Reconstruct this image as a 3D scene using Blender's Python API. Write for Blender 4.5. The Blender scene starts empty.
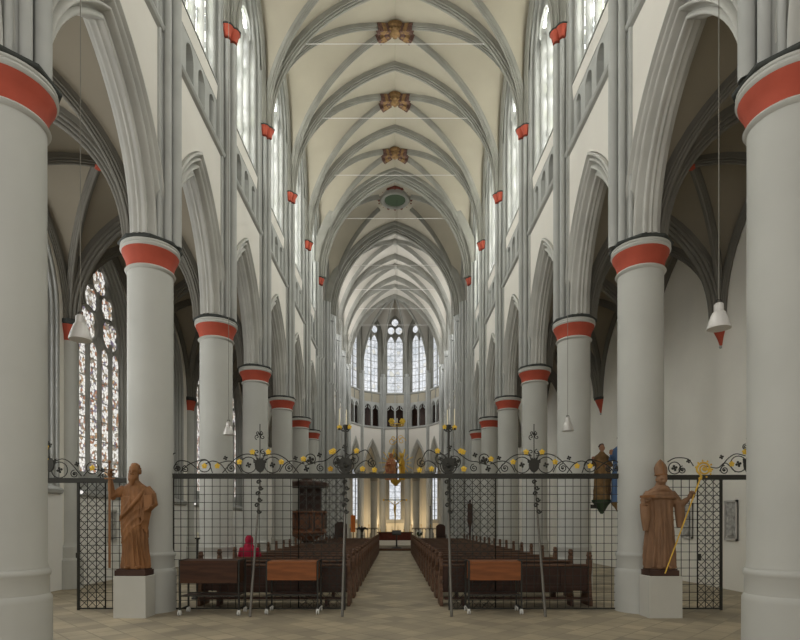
import bpy, math, random
from math import sin, cos, pi, sqrt, acos, radians
from mathutils import Vector, Matrix
random.seed(7)
SC = bpy.context.scene
COL = SC.collection

# ------------------------------------------------------------------ camera
cam_d = bpy.data.cameras.new('camera'); cam = bpy.data.objects.new('camera', cam_d); COL.objects.link(cam)
cam.location = (0, 0, 1.65); cam.rotation_euler = (pi/2, 0, 0)
cam_d.sensor_width = 36; cam_d.lens = 540/800*36
cam_d.shift_x = 5/800; cam_d.shift_y = 204/800
cam_d.clip_end = 200
SC.camera = cam
# ------------------------------------------------------------------ world, exposure
w = bpy.data.worlds.new('sky'); SC.world = w; w.use_nodes = True
w.node_tree.nodes['Background'].inputs[0].default_value = (1.0, .965, .91, 1)
w.node_tree.nodes['Background'].inputs[1].default_value = .40
SC.view_settings.view_transform = 'Standard'; SC.view_settings.look = 'None'
SC.view_settings.gamma = 1; SC.view_settings.use_curve_mapping = False
SC.view_settings.exposure = 1.15
SC.cycles.max_bounces = 10; SC.cycles.diffuse_bounces = 8
GLOW = 2.2            # brightness of the daylit window glass

def lamp(name, loc, energy, color=(1, .74, .42), r=.3, kind='POINT', size=None, rot=None):
    d = bpy.data.lights.new(name, kind); d.energy = energy; d.color = color
    if kind == 'POINT': d.shadow_soft_size = r
    if size: d.shape = 'RECTANGLE'; d.size, d.size_y = size
    o = bpy.data.objects.new(name, d); COL.objects.link(o); o.location = loc
    if rot: o.rotation_euler = rot
    return o
lamp('altar_lamp', (-1.7, 49.6, 2.4), 17); lamp('altar_lamp', (1.7, 49.6, 2.4), 17)
lamp('altar_lamp', (-1.5, 54.2, 1.9), 30); lamp('altar_lamp', (1.5, 54.2, 1.9), 30)

# ------------------------------------------------------------------ materials
M = {}
def mat(name, col, rough=.8, metal=0, var=0, scale=3, bump=0, emit=None, spec=.3, col2=None, vscale=None):
    m = bpy.data.materials.new(name); m.use_nodes = True; M[name] = m
    nt = m.node_tree; b = nt.nodes['Principled BSDF']
    b.inputs['Base Color'].default_value = (*col, 1); b.inputs['Roughness'].default_value = rough
    b.inputs['Metallic'].default_value = metal; b.inputs['Specular IOR Level'].default_value = spec
    if var or bump or col2:
        tc = nt.nodes.new('ShaderNodeTexCoord'); no = nt.nodes.new('ShaderNodeTexNoise')
        no.inputs['Scale'].default_value = scale; no.inputs['Detail'].default_value = 5
        if vscale:
            mp = nt.nodes.new('ShaderNodeMapping'); mp.inputs['Scale'].default_value = vscale
            nt.links.new(tc.outputs['Object'], mp.inputs[0]); nt.links.new(mp.outputs[0], no.inputs[0])
        else: nt.links.new(tc.outputs['Object'], no.inputs[0])
        if var or col2:
            cr = nt.nodes.new('ShaderNodeValToRGB')
            c2 = col2 or tuple(c*(1-var) for c in col); c1 = col if col2 else tuple(min(1, c*(1+var*.5)) for c in col)
            cr.color_ramp.elements[0].position = .3; cr.color_ramp.elements[1].position = .7
            cr.color_ramp.elements[0].color = (*c2, 1); cr.color_ramp.elements[1].color = (*c1, 1)
            nt.links.new(no.outputs[0], cr.inputs[0]); nt.links.new(cr.outputs[0], b.inputs['Base Color'])
        if bump:
            bp = nt.nodes.new('ShaderNodeBump'); bp.inputs['Strength'].default_value = bump; bp.inputs['Distance'].default_value = .02
            nt.links.new(no.outputs[0], bp.inputs['Height']); nt.links.new(bp.outputs[0], b.inputs['Normal'])
    return m
mat('plaster', (.73, .70, .64), var=.07, scale=.6)
mat('web', (.42, .382, .30), var=.10, scale=.5)
mat('stone', (.425, .43, .41), var=.12, scale=1.2)
mat('arch_stone', (.52, .515, .48), var=.15, scale=1.4)
mat('column', (.51, .51, .475), var=.08, scale=.8)
mat('vault_rib', (.29, .285, .25), var=.16, scale=1.5)
mat('red', (.44, .080, .045), rough=.7, var=.12, scale=4)
mat('darkline', (.055, .06, .055), rough=.8)
mat('aisle_rib', (.19, .18, .155), var=.1, scale=1.2)  # rib stone darkened, the aisle's shade is put into the colour
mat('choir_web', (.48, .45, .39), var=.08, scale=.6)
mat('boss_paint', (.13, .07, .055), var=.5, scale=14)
mat('aisle_web', (.30, .265, .205), var=.08, scale=.6)  # darker copy of the vault web, aisle dimness put into its colour
mat('lime_white', (.82, .81, .77), var=.04, scale=.8)
mat('wall_side', (.84, .815, .74), var=.06, scale=.7)
mat('plinth', (.56, .55, .50), var=.05, scale=2)
mat('iron', (.045, .044, .038), rough=.5, metal=.4)
mat('steel', (.16, .15, .13), rough=.45, metal=.6)
mat('gold', (.75, .48, .08), rough=.4, metal=.35)
mat('flower', (.85, .58, .08), rough=.6)
mat('oak', (.15, .080, .048), rough=.5, var=.45, scale=3, vscale=(1, 6, 6), spec=.3)
mat('oak_dark', (.066, .031, .021), rough=.5, var=.4, scale=3, spec=.35)
mat('panel_light', (.25, .082, .024), rough=.5, var=.3, scale=2, vscale=(1, 3, 8))
mat('panel_dark', (.062, .025, .012), rough=.5, var=.4, scale=2, vscale=(1, 3, 8))
mat('pulpit_wood', (.24, .10, .05), rough=.5, var=.4, scale=3)
mat('carved', (.27, .125, .050), rough=.6, var=.35, scale=7, bump=.4, vscale=(1, 1, .35))
mat('carved_pale', (.26, .145, .08), rough=.6, var=.32, scale=6, bump=.4, vscale=(1, 1, .35))
mat('skin', (.42, .22, .13), rough=.6)
mat('figure_gilt', (.62, .36, .16), rough=.5, metal=.2, var=.5, scale=5, col2=(.40, .10, .07))
mat('redcloth', (.38, .012, .045), rough=.8, var=.2, scale=6)
mat('white', (.75, .75, .72), rough=.5)
mat('wax', (.85, .80, .62), rough=.5)
mat('relief', (.46, .45, .42), var=.5, scale=9, bump=.6)
mat('blue', (.08, .14, .26)); mat('brownred', (.17, .045, .03), var=.3, scale=5); mat('ochre', (.26, .155, .065), var=.4, scale=8)
mat('step', (.55, .50, .41), var=.08); mat('altar', (.16, .045, .03), var=.3)
mat('rope', (.22, .21, .18)); mat('green', (.06, .09, .05)); mat('orange', (.75, .22, .05))
mat('lampmetal', (.62, .60, .57), rough=.35, metal=.2)
mat('hollow', (.02, .02, .02))

def floor_mat():
    m = bpy.data.materials.new('floor_stone'); m.use_nodes = True; M['floor'] = m
    nt = m.node_tree; b = nt.nodes['Principled BSDF']; N = nt.nodes.new; L = nt.links.new
    tc = N('ShaderNodeTexCoord'); mp = N('ShaderNodeMapping'); mp.inputs['Rotation'].default_value = (0, 0, radians(45))
    L(tc.outputs['Object'], mp.inputs[0])
    br = N('ShaderNodeTexBrick'); L(mp.outputs[0], br.inputs[0])
    br.inputs['Color1'].default_value = (.53, .45, .32, 1); br.inputs['Color2'].default_value = (.36, .31, .23, 1)
    br.inputs['Mortar'].default_value = (.33, .29, .215, 1); br.inputs['Scale'].default_value = 1
    br.inputs['Mortar Size'].default_value = .012; br.inputs['Bias'].default_value = .1
    br.inputs['Brick Width'].default_value = .36; br.inputs['Row Height'].default_value = .36; br.offset = 0
    no = N('ShaderNodeTexNoise'); no.inputs['Scale'].default_value = 1.1; no.inputs['Detail'].default_value = 6; L(tc.outputs['Object'], no.inputs[0])
    mx = N('ShaderNodeMixRGB'); mx.blend_type = 'MULTIPLY'; mx.inputs[0].default_value = .6
    cr = N('ShaderNodeValToRGB'); cr.color_ramp.elements[0].position = .3; cr.color_ramp.elements[1].position = .7
    cr.color_ramp.elements[0].color = (.52, .53, .54, 1); cr.color_ramp.elements[1].color = (1.15, 1.12, 1.05, 1)
    L(no.outputs[0], cr.inputs[0]); L(br.outputs[0], mx.inputs[1]); L(cr.outputs[0], mx.inputs[2])
    L(mx.outputs[0], b.inputs['Base Color']); b.inputs['Roughness'].default_value = .62; b.inputs['Specular IOR Level'].default_value = .3
floor_mat()

def glass_mat(name, cols, scale, strength, dark=.35):
    m = bpy.data.materials.new(name); m.use_nodes = True; M[name] = m
    nt = m.node_tree; N = nt.nodes.new; L = nt.links.new
    b = nt.nodes['Principled BSDF']; b.inputs['Roughness'].default_value = .3
    tc = N('ShaderNodeTexCoord'); v = N('ShaderNodeTexVoronoi'); v.inputs['Scale'].default_value = scale
    L(tc.outputs['Object'], v.inputs[0])
    sp = N('ShaderNodeSeparateColor'); L(v.outputs['Color'], sp.inputs[0])
    cr = N('ShaderNodeValToRGB'); cr.color_ramp.interpolation = 'CONSTANT'
    el = cr.color_ramp.elements; el[0].position = 0; el[0].color = (*cols[0][1], 1)
    el[1].position = cols[1][0]; el[1].color = (*cols[1][1], 1)
    for p, c in cols[2:]:
        e = el.new(p); e.color = (*c, 1)
    L(sp.outputs[0], cr.inputs[0])
    v2 = N('ShaderNodeTexVoronoi'); v2.feature = 'DISTANCE_TO_EDGE'; v2.inputs['Scale'].default_value = scale; L(tc.outputs['Object'], v2.inputs[0])
    c2 = N('ShaderNodeValToRGB'); c2.color_ramp.elements[0].position = .02; c2.color_ramp.elements[1].position = .08
    c2.color_ramp.elements[0].color = (dark, dark, dark, 1); L(v2.outputs[0], c2.inputs[0])
    mx = N('ShaderNodeMixRGB'); mx.blend_type = 'MULTIPLY'; mx.inputs[0].default_value = 1
    L(cr.outputs[0], mx.inputs[1]); L(c2.outputs[0], mx.inputs[2])
    L(mx.outputs[0], b.inputs['Emission Color']); b.inputs['Emission Strength'].default_value = strength
    b.inputs['Base Color'].default_value = (.05, .05, .05, 1)
glass_mat('glass_clear', [(0, (.93, .96, 1)), (.25, (.82, .86, .90)), (.5, (.9, .93, .97)), (.82, (.70, .75, .80)), (.93, (.84, .83, .76))], 3.2, .40, dark=.62)
glass_mat('glass_nave', [(0, (1, .99, .96)), (.3, (.30, .32, .30)), (.45, (.95, .96, .95)), (.62, (.08, .09, .09)), (.80, (.6, .62, .5))], 7, 5.6, dark=.05)
glass_mat('glass_aisle', [(0, (1, .97, .9)), (.28, (.34, .30, .24)), (.42, (.90, .88, .84)), (.58, (.55, .36, .20)), (.68, (.26, .22, .30)), (.76, (.90, .86, .76)), (.90, (.42, .20, .12))], 11, .42, dark=.15)
glass_mat('glass_bright', [(0, (1, .99, .96)), (.3, (.8, .82, .80)), (.45, (.95, .96, .95)), (.62, (.75, .72, .6)), (.80, (.9, .92, .95))], 7, 2.8, dark=.5)  # stronger glow for the hidden west aisle windows, added to brighten the aisles
glass_mat('glass_choir', [(0, (1, .99, .96)), (.5, (.9, .92, .95))], 7, 4.4, dark=.5)

# ------------------------------------------------------------------ height profile of the building
# the vaults climb a little from the west door to the crossing
KD = [(-9, 2.2), (2.6, 2.0), (6.4, 1.8), (10.3, 1.5), (13.9, 1.27), (17.8, .90), (22.0, .47), (26.2, .23), (30.5, 0), (36, 0), (40, -.07), (44, -.18), (48, -.27), (90, -.27)]
def lift(y):              # the western piers stand a little taller
    return .15 if y < 10.3 else .15-.07*(y-10.3)/3.6 if y < 13.9 else max(0, .08-.08*(y-13.9)/3.9)
def settle(z, y):
    z += lift(y)*max(0, min(1, z-5.5))*max(0, min(1, (10.2-z)/3.2))
    if z <= 7: return z
    k = 0
    for (a, ka), (b, kb) in zip(KD, KD[1:]):
        if y <= b:
            k = ka + (kb-ka)*max(0, (y-a))/(b-a); break
    else: k = 0
    return z - k*((z-7)/8.77)**1.6

# ------------------------------------------------------------------ mesh helpers
class MB:
    def __init__(s): s.v = []; s.f = []
    def grid(s, P, cu=False, cv=False):
        n, m = len(P), len(P[0]); b = len(s.v)
        for r in P: s.v.extend(tuple(p) for p in r)
        for i in range(n if cu else n-1):
            for j in range(m if cv else m-1):
                i2, j2 = (i+1) % n, (j+1) % m
                s.f.append((b+i*m+j, b+i*m+j2, b+i2*m+j2, b+i2*m+j))
    def poly(s, pts):
        b = len(s.v); s.v.extend(tuple(p) for p in pts); s.f.append(tuple(range(b, b+len(pts))))
    def box(s, x0, x1, y0, y1, z0, z1):
        b = len(s.v)
        s.v += [(x, y, z) for z in (z0, z1) for y in (y0, y1) for x in (x0, x1)]
        s.f += [tuple(b+i for i in q) for q in ((0, 2, 3, 1), (4, 5, 7, 6), (0, 1, 5, 4), (2, 6, 7, 3), (0, 4, 6, 2), (1, 3, 7, 5))]
    def bar(s, p, q, w, d=None, up=(0, 0, 1)):
        p, q = Vector(p), Vector(q); t = (q-p).normalized(); up = Vector(up)
        if abs(t.dot(up)) > .98: up = Vector((0, 1, 0))
        a = t.cross(up).normalized(); c = a.cross(t).normalized(); d = d or w
        rows = []
        for o in (p, q): rows.append([o+a*sx*w/2+c*sy*d/2 for sx, sy in ((-1, -1), (1, -1), (1, 1), (-1, 1))])
        s.grid(rows, cv=True); s.poly(rows[0][::-1]); s.poly(rows[1])
    def tube(s, pts, r, n=8, cap=True):
        pts = [Vector(p) for p in pts]; rr = r if isinstance(r, (list, tuple)) else [r]*len(pts); rows = []
        ref = Vector((.13, .97, .21))
        for i, p in enumerate(pts):
            t = (pts[min(i+1, len(pts)-1)]-pts[max(i-1, 0)]).normalized()
            a = t.cross(ref)
            if a.length < .05: a = t.cross(Vector((1, 0, 0)))
            a.normalize(); c = a.cross(t).normalized(); ref = -c if False else ref
            rows.append([p+(a*cos(2*pi*k/n)+c*sin(2*pi*k/n))*rr[i] for k in range(n)])
        s.grid(rows, cv=True)
        if cap: s.poly(rows[0][::-1]); s.poly(rows[-1])
    def lathe(s, prof, c=(0, 0), n=32, a0=0, sides=None, xs=1, ys=1):
        n = sides or n
        P = [[(c[0]+xs*r*cos(a0+2*pi*k/n), c[1]+ys*r*sin(a0+2*pi*k/n), z) for k in range(n)] for r, z in prof]
        s.grid(P, cv=True)
        if prof[0][0] > .001: s.poly(P[0][::-1])
        if prof[-1][0] > .001: s.poly(P[-1])
    def ball(s, c, r, n=12, m=8):
        r = r if isinstance(r, (list, tuple)) else (r, r, r)
        P = [[(c[0]+r[0]*sin(pi*i/m)*cos(2*pi*k/n), c[1]+r[1]*sin(pi*i/m)*sin(2*pi*k/n), c[2]+r[2]*cos(pi*i/m)) for k in range(n)] for i in range(m+1)]
        s.grid(P, cv=True)
    def prism(s, pts2, fr, d0, d1):     # outline (u,z) extruded in depth
        A = [fr(u, z, d0) for u, z in pts2]; B = [fr(u, z, d1) for u, z in pts2]
        s.poly(A); s.poly(B[::-1]); s.grid([A, B], cv=True)
    def build(s, name, m, parent=None, org=(0, 0, 0), settle_it=False, smooth=40, label=None):
        v = s.v
        if settle_it or min(p[1] for p in v) > 35: v = [(x, y, settle(z, y)) for x, y, z in v]
        v = [(x-org[0], y-org[1], z-org[2]) for x, y, z in v]
        me = bpy.data.meshes.new(name); me.from_pydata(v, [], s.f); me.update()
        me.materials.append(M[m])
        if smooth:
            me.polygons.foreach_set('use_smooth', [True]*len(me.polygons)); me.set_sharp_from_angle(angle=radians(smooth))
        o = bpy.data.objects.new(name, me); COL.objects.link(o)
        if parent is not None: o.parent = parent
        else: o.location = org
        if label: o['label'] = label
        return o
def thing(name, label, cat, loc=(0, 0, 0), group=None, rz=0):
    o = bpy.data.objects.new(name, None); COL.objects.link(o); o.location = loc; o.rotation_euler = (0, 0, rz); o.empty_display_size = .2
    o['label'] = label; o['category'] = cat
    if group: o['group'] = group
    return o
def tag(o, label, cat, group=None):
    o['label'] = label; o['category'] = cat
    if group: o['group'] = group
    return o
def struct(o): o['kind'] = 'structure'; return o
def sempty(name, loc=(0, 0, 0)):
    o = bpy.data.objects.new(name, None); COL.objects.link(o); o.location = loc; o['kind'] = 'structure'; o.empty_display_size = .2
    return o
def copy_tree(o, parent=None, loc=None, label=None):
    c = o.copy(); COL.objects.link(c); c.parent = parent
    if loc is not None: c.location = loc
    if label: c['label'] = label
    for ch in list(o.children): copy_tree(ch, c)
    return c
def arch_pts(s, h, t=0, n=12, leg=0):
    R = (s*s+h*h)/(2*s); c = R-s; r = R-t; th = acos(max(-1, min(1, c/r))); P = []
    for i in range(n+1):
        a = th*i/n; P.append((-c+r*cos(a), r*sin(a)))
    left = [(-u, v) for u, v in P]; right = P[::-1]
    out = left+right[1:]
    if leg: out = [(out[0][0], -leg)]+out+[(out[-1][0], -leg)]
    return out
def PA(q, s, h):
    R = (s*s+h*h)/(2*s); x = q*s+R-s
    return sqrt(max(0, R*R-x*x))
def scallop(p, q, n, amp, flip=1, seg=5):
    (a, b), (c, d) = p, q; L = sqrt((c-a)**2+(d-b)**2); nx, ny = (d-b)/L*flip, -(c-a)/L*flip; out = []
    for k in range(n*seg+1):
        f = k/(n*seg); w = amp*(abs(sin(pi*n*f))**.55*1.5-.5)
        out.append((a+(c-a)*f+nx*w, b+(d-b)*f+ny*w))
    return out
def half_cell(mb, O, A, Mm, zr, zw, n=16, m=6, lift=0):
    P = []
    for i in range(n+1):
        r = sin(pi/2*i/n); row = []
        for j in range(m+1):
            t = j/m
            p = (O[0]+(A[0]-O[0])*r, O[1]+(A[1]-O[1])*r); q = (Mm[0]+(A[0]-Mm[0])*r, Mm[1]+(A[1]-Mm[1])*r)
            row.append((p[0]+(q[0]-p[0])*t, p[1]+(q[1]-p[1])*t, zr(r)*(1-t)+zw(r)*t+lift*sin(pi*t)*(1-r)))
        P.append(row)
    mb.grid(P)
def rib_profile(w, h):
    # U-shaped section with three rolls, (sideways, up)
    out = [(-w/2, .05), (-w/2, -h*.25)]
    out += scallop((-w/2, -h*.3), (-w*.18, -h*.8), 2, h*.10, 1, 4)[::1]
    out += [(w*.20*sin(a), -h*.85-w*.18*cos(a)) for a in [(-80+20*i)*pi/180 for i in range(9)]]
    out += [(-x, y) for x, y in scallop((-w/2, -h*.3), (-w*.18, -h*.8), 2, h*.10, 1, 4)][::-1]
    out += [(w/2, -h*.25), (w/2, .05)]
    return out
def sweep(mb, path, prof):
    path = [Vector(p) for p in path]; d = path[-1]-path[0]; d.z = 0
    if d.length < 1e-6: d = path[len(path)//2]-path[0]; d.z = 0
    d.normalize(); lat = d.cross(Vector((0, 0, 1))); rows = []
    for i, p in enumerate(path):
        t = (path[min(i+1, len(path)-1)]-path[max(i-1, 0)]).normalized(); N = lat.cross(t).normalized()
        rows.append([p+lat*a+N*b for a, b in prof])
    mb.grid(rows)
# ================================================================== THE BUILDING
PY = [-1.2, 2.6, 6.4, 10.3, 13.9, 17.8, 22.0, 26.2, 30.5, 36.0, 40.0, 44.0, 48.0]   # pier lines, west to east
ZS, ZC = 15.56, 6.78          # vault springing, capital height
XW, XF, XO = 4.38, 4.32, 8.4  # nave wall face, vault edge, aisle outer wall
RISE = 5.87
def rib_z(r, rise, half): return ZS+PA(r, half, rise)
CROSS = 8                      # bay index of the crossing (30.5 .. 36.0)

# floor
mb = MB(); mb.grid([[(x, y, 0) for x in (-8.9, -4.4, 0, 4.4, 8.9)] for y in (-3, 5, 15, 25, 33.2, 62)])
struct(mb.build('floor', 'floor', smooth=0))
mb = MB()
mb.box(-8.2, 8.2, 33.2, 61.5, 0, .14); struct(mb.build('trim_1', 'oak', smooth=0))
mb = MB(); mb.box(-8.2, 8.2, 34.2, 61.5, .14, .30); struct(mb.build('trim_2', 'step', smooth=0))

walls = {}
for side, nm in ((-1, 'wall_left'), (1, 'wall_right')):
    W = sempty(nm); walls[side] = W
    for i, (ya, yb) in enumerate(zip(PY, PY[1:])):
        yc, L = (ya+yb)/2, yb-ya; hl = L/2
        fr = lambda u, z, d, yc=yc, side=side: (side*(XW+d), yc+u, z)
        if i != CROSS:
            # wall above the arcade arch, both faces
            s = hl-.10; h = 3.42
            ar = arch_pts(s+.05, h+.09, 0, 14)
            mb = MB()
            for d, top in ((0, 11.45), (.50, 11.45)):
                mb.grid([[fr(u, ZC+v, d) for u, v in ar], [fr(u, top, d) for u, v in ar]])
                for sg in (-1, 1):
                    mb.grid([[fr(sg*(s+.05), ZC, d), fr(sg*(s+.05), top, d)], [fr(sg*hl, ZC, d), fr(sg*hl, top, d)]])
            mb.grid([[fr(-hl, 11.45, 0), fr(hl, 11.45, 0)], [fr(-hl, 11.45, .50), fr(hl, 11.45, .50)]])
            mb.build('spandrel', 'plaster', W, settle_it=True, smooth=0)
            # moulded arch
            half = [(-.05, XW+.01), (-.05, XW-.07), (.0, XW-.08), (.03, XW-.02)]
            half += [(.05, XW+.06)]+scallop((.06, XW+.03), (.15, XW+.03), 1, .07, 1, 8)+[(.16, XW+.10), (.19, XW+.12)]
            half += scallop((.20, XW+.07), (.30, XW+.09), 1, .08, 1, 8)+[(.31, XW+.17), (.34, XW+.18)]
            half += scallop((.35, XW+.13), (.43, XW+.19), 1, .05, 1, 8)+[(.44, XW+.25)]
            full = half+[(t, 2*(XW+.25)-x) for t, x in half[::-1]][1:]
            rows = [[(side*x, yc+u, ZC+v) for u, v in arch_pts(s, h, t, 14)] for t, x in full]
            mb = MB(); mb.grid(rows); mb.build('arcade_arch', 'arch_stone', W, settle_it=True, smooth=50)
            # string course
            mb = MB()
            mb.grid([[fr(u, z, d) for u in (-hl, 0, hl)] for z, d in ((11.30, 0), (11.33, -.07), (11.38, -.10), (11.42, -.10), (11.45, -.02), (11.49, .02), (11.50, .30))])
            mb.build('string_course', 'stone', W, settle_it=True, smooth=0)
            # clerestory stage: niches, band, window sheet, jambs
            hw = hl-.36
            mb = MB()
            q = 2*hw/4
            for k in range(4):
                u0 = -hw+k*q; uc = u0+q/2; sN = q*.30
                z0, zsp, z1 = 11.5, 12.50, 12.92
                ap = arch_pts(sN, .30, 0, 6)
                mb.grid([[fr(uc+u, zsp+v, .08) for u, v in ap], [fr(uc+u, z1, .08) for u, v in ap]])
                for sg in (-1, 1): mb.grid([[fr(uc+sg*sN, z0, .08), fr(uc+sg*sN, z1, .08)], [fr(uc+sg*q/2, z0, .08), fr(uc+sg*q/2, z1, .08)]])
                ap2 = [(-sN, z0-zsp)]+ap+[(sN, z0-zsp)]
                mb.grid([[fr(uc+u, zsp+v, .08) for u, v in ap2], [fr(uc+u, zsp+v, .40) for u, v in ap2]])
            mb.grid([[fr(-hw-.3, 11.45, .295), fr(hw+.3, 11.45, .295)], [fr(-hw-.3, 13.0, .295), fr(hw+.3, 13.0, .295)]])
            mb.build('blind_arcade', 'stone', W, settle_it=True, smooth=0)
            mb = MB(); mb.grid([[fr(-hw-.1, z, d), fr(hw+.1, z, d)] for z, d in ((12.92, .07), (13.36, .04))])
            mb.build('sill_band', 'plaster', W, settle_it=True, smooth=0)
            mb = MB(); mb.grid([[fr(-hw-.1, z, d), fr(hw+.1, z, d)] for z, d in ((13.36, .02), (13.40, .02), (13.50, .26))])
            mb.build('window_sill', 'stone', W, settle_it=True, smooth=0)
            # jamb rolls around the window
            s2 = hl-.30; leg = 6.1; zsp = 17.6; h2 = 3.35
            prof = [(-.3, XW-.0), (0, XW)]+scallop((0, XW), (.13, XW+.07), 1, .06, 1, 8)+[(.15, XW+.12)]+scallop((.17, XW+.09), (.33, XW+.20), 1, .07, 1, 8)+[(.36, XW+.27)]
            rows = [[(side*x, yc+u, zsp+v) for u, v in arch_pts(s2, h2, t, 12, leg)] for t, x in prof]
            mb = MB(); mb.grid(rows); mb.build('window_jamb', 'stone', W, settle_it=True, smooth=50)
            # window
            win = sempty('window_%d' % ((i+1)*2+(side > 0)), (side*(XW+.4), yc, settle(13, yc)))
            org = tuple(win.location)
            mb = MB()
            mb.grid([[fr(u, z, .26) for u in (-s2-.1, 0, s2+.1)] for z in [13.3+k*.8 for k in range(11)]])
            hm = s2-.36; q = hm/2
            for k in (-1, 0, 1):
                mb.grid([[fr(k*q+u, z, d) for z in (11.5, 13.5, 15.5, 17.8, 18.3)] for u, d in ((-.06, .26), (-.04, .12), (0, .08), (.04, .12), (.06, .26))])
            for rr, uc, zc in ((q*.78, -q, 18.55), (q*.78, q, 18.55), (q*.85, 0, 19.55)):
                rows = []
                for a in range(21):
                    A = 2*pi*a/20; ca, sa = cos(A), sin(A)
                    rows.append([fr(uc+ca*(rr+x), zc+sa*(rr+x), d) for x, d in ((-.05, .26), (0, .16), (.05, .26))])
                mb.grid(rows)
            mb.build('window_frame', 'stone', win, org, settle_it=True, smooth=50)
            mb = MB(); sg_ = q*.36
            for k in range(4):
                uc = -1.5*q+k*q
                ap = arch_pts(sg_, .45, 0, 6)
                mb.poly([fr(uc+u, 17.55+v, .245) for u, v in ap]+[fr(uc+sg_, 15.5, .245), fr(uc+sg_, 13.55, .245), fr(uc-sg_, 13.55, .245), fr(uc-sg_, 15.5, .245)])
            for rr, uc, zc in ((q*.66, -q, 18.55), (q*.66, q, 18.55), (q*.72, 0, 19.55)):
                mb.poly([fr(uc+rr*cos(2*pi*a/16), zc+rr*sin(2*pi*a/16), .245) for a in range(16)])
            mb.build('window_glass', 'glass_choir' if i > CROSS else 'glass_nave', win, org, settle_it=True, smooth=0)
        # aisle outer wall
    for i, (ya, yb) in enumerate(zip(PY, PY[1:])):
        yc, hl = (ya+yb)/2, (yb-ya)/2
        fo = lambda u, z, d, yc=yc, side=side: (side*(XO+d), yc+u, z)
        mb = MB(); top = 22 if i == CROSS else 10.9
        if side < 0 and i != CROSS and i < 8:
            s = min(hl-.38, 1.55); zsp, h = 6.9, 2.75; ap = arch_pts(s, h, 0, 12)
            mb.grid([[fo(u, zsp+v, 0) for u, v in ap], [fo(u, top, 0) for u, v in ap]])
            for sg in (-1, 1): mb.grid([[fo(sg*s, 0, 0), fo(sg*s, top, 0)], [fo(sg*hl, 0, 0), fo(sg*hl, top, 0)]])
            mb.build('aisle_wall', 'wall_side', walls[side], smooth=0)
            mb = MB(); mb.grid([[fo(-hl+.3, 0, -.03), fo(hl-.3, 0, -.03)], [fo(-hl+.3, 2.45, -.03), fo(hl-.3, 2.45, -.03)]]); mb.build('dado', 'lime_white', walls[side], smooth=0)
            # splayed moulded jamb
            prof = [(0, 0)]+scallop((.0, 0), (.18, .14), 2, .04, 1)+scallop((.2, .15), (.36, .27), 2, .04, 1)+[(.37, .31)]
            rows = [[fo(u, zsp+v, x) for u, v in arch_pts(s, h, t, 12, 4.4)] for t, x in prof]
            mb = MB(); mb.grid(rows); mb.build('aisle_window_jamb', 'stone', W if False else walls[side], smooth=50)
            mb = MB(); mb.grid([[fo(u, z, d) for u in (-hl+.42, 0, hl-.42)] for d, z in ((-.02, 2.38), (-.12, 2.42), (-.14, 2.50), (-.10, 2.54), (.42, 2.75))])
            mb.build('ledge', 'stone', walls[side], smooth=0)
            win = sempty('window_%d' % (40+i), (-XO-.4, yc, 2.8)); org = tuple(win.location)
            mb = MB(); mb.grid([[fo(u, z, .30) for u in (-s, s)] for z in (2.6, 9.8)])
            hm = s-.34; q = hm/2
            for k in (-1, 0, 1):
                wd = .075 if k else .085
                mb.grid([[fo(k*q+u, z, d) for z in (2.7, 5, 7.1)] for u, d in ((-wd, .30), (-wd*.6, .23), (0, .21), (wd*.6, .23), (wd, .30))])
            circ = [(q*.80, -q, 7.35), (q*.80, q, 7.35), (q*.70, 0, 8.75), (q*.62, -q*.72, 8.1), (q*.62, q*.72, 8.1)]
            for rr, uc, zc in circ:
                mb.grid([[fo(uc+cos(2*pi*a/20)*(rr+x), zc+sin(2*pi*a/20)*(rr+x), d) for x, d in ((-.04, .30), (0, .24), (.04, .30))] for a in range(21)])
            for k in range(7):
                z = 2.9+.58*k; mb.grid([[fo(-hm, z, .285), fo(hm, z, .285)], [fo(-hm, z+.035, .285), fo(hm, z+.035, .285)]])
            mb.build('window_frame', 'stone', win, org, smooth=50)
            mb = MB(); sg_ = q*.34
            for k in range(4):
                uc = -1.5*q+k*q; ap = arch_pts(sg_, .32, 0, 6)
                mb.poly([fo(uc+u, 6.55+v, .295) for u, v in ap]+[fo(uc+sg_, 4.5, .295), fo(uc+sg_, 3.12, .295), fo(uc-sg_, 3.12, .295), fo(uc-sg_, 4.5, .295)])
            for rr, uc, zc in circ:
                for a in range(4):          # four-lobed openings
                    A = pi/4+a*pi/2; r4 = rr*.46; cu, cz = uc+cos(A)*rr*.48, zc+sin(A)*rr*.48
                    mb.poly([fo(cu+r4*cos(2*pi*b/12), cz+r4*sin(2*pi*b/12), .295-.002*a) for b in range(12)])
            mb.build('window_glass', 'glass_bright' if i < 4 else 'glass_aisle', win, org, smooth=0)
        else:
            mb.grid([[fo(u, z, 0) for z in (0, top)] for u in (-hl, hl)])
            mb.build('aisle_wall', 'wall_side', walls[side], smooth=0)
    # transept side of the crossing
    mb = MB()
    for y in (30.45, 36.05): mb.grid([[(side*x, y, z) for z in (10, 22)] for x in (XW, XO+.1)])
    mb.grid([[(side*x, y, 22) for x in (4.2, XO+.1)] for y in (30.4, 36.1)])
    mb.build('transept_wall', 'plaster', W, smooth=0)
    win = sempty('window_%d' % (90+(side > 0)), (side*8.3, 33.25, 5)); org = tuple(win.location); fo = lambda u, z, d, side=side: (side*(8.3+d), 33.25+u, z)  # unseen glowing transept window, added to light the crossing and choir
    mb = MB(); ap = arch_pts(1.9, 2.9, 0, 10); mb.poly([fo(u, 15+v, 0) for u, v in ap]+[fo(1.9, 11, 0), fo(-1.9, 11, 0)]); mb.build('window_glass', 'glass_clear', win, org, smooth=0)
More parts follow.
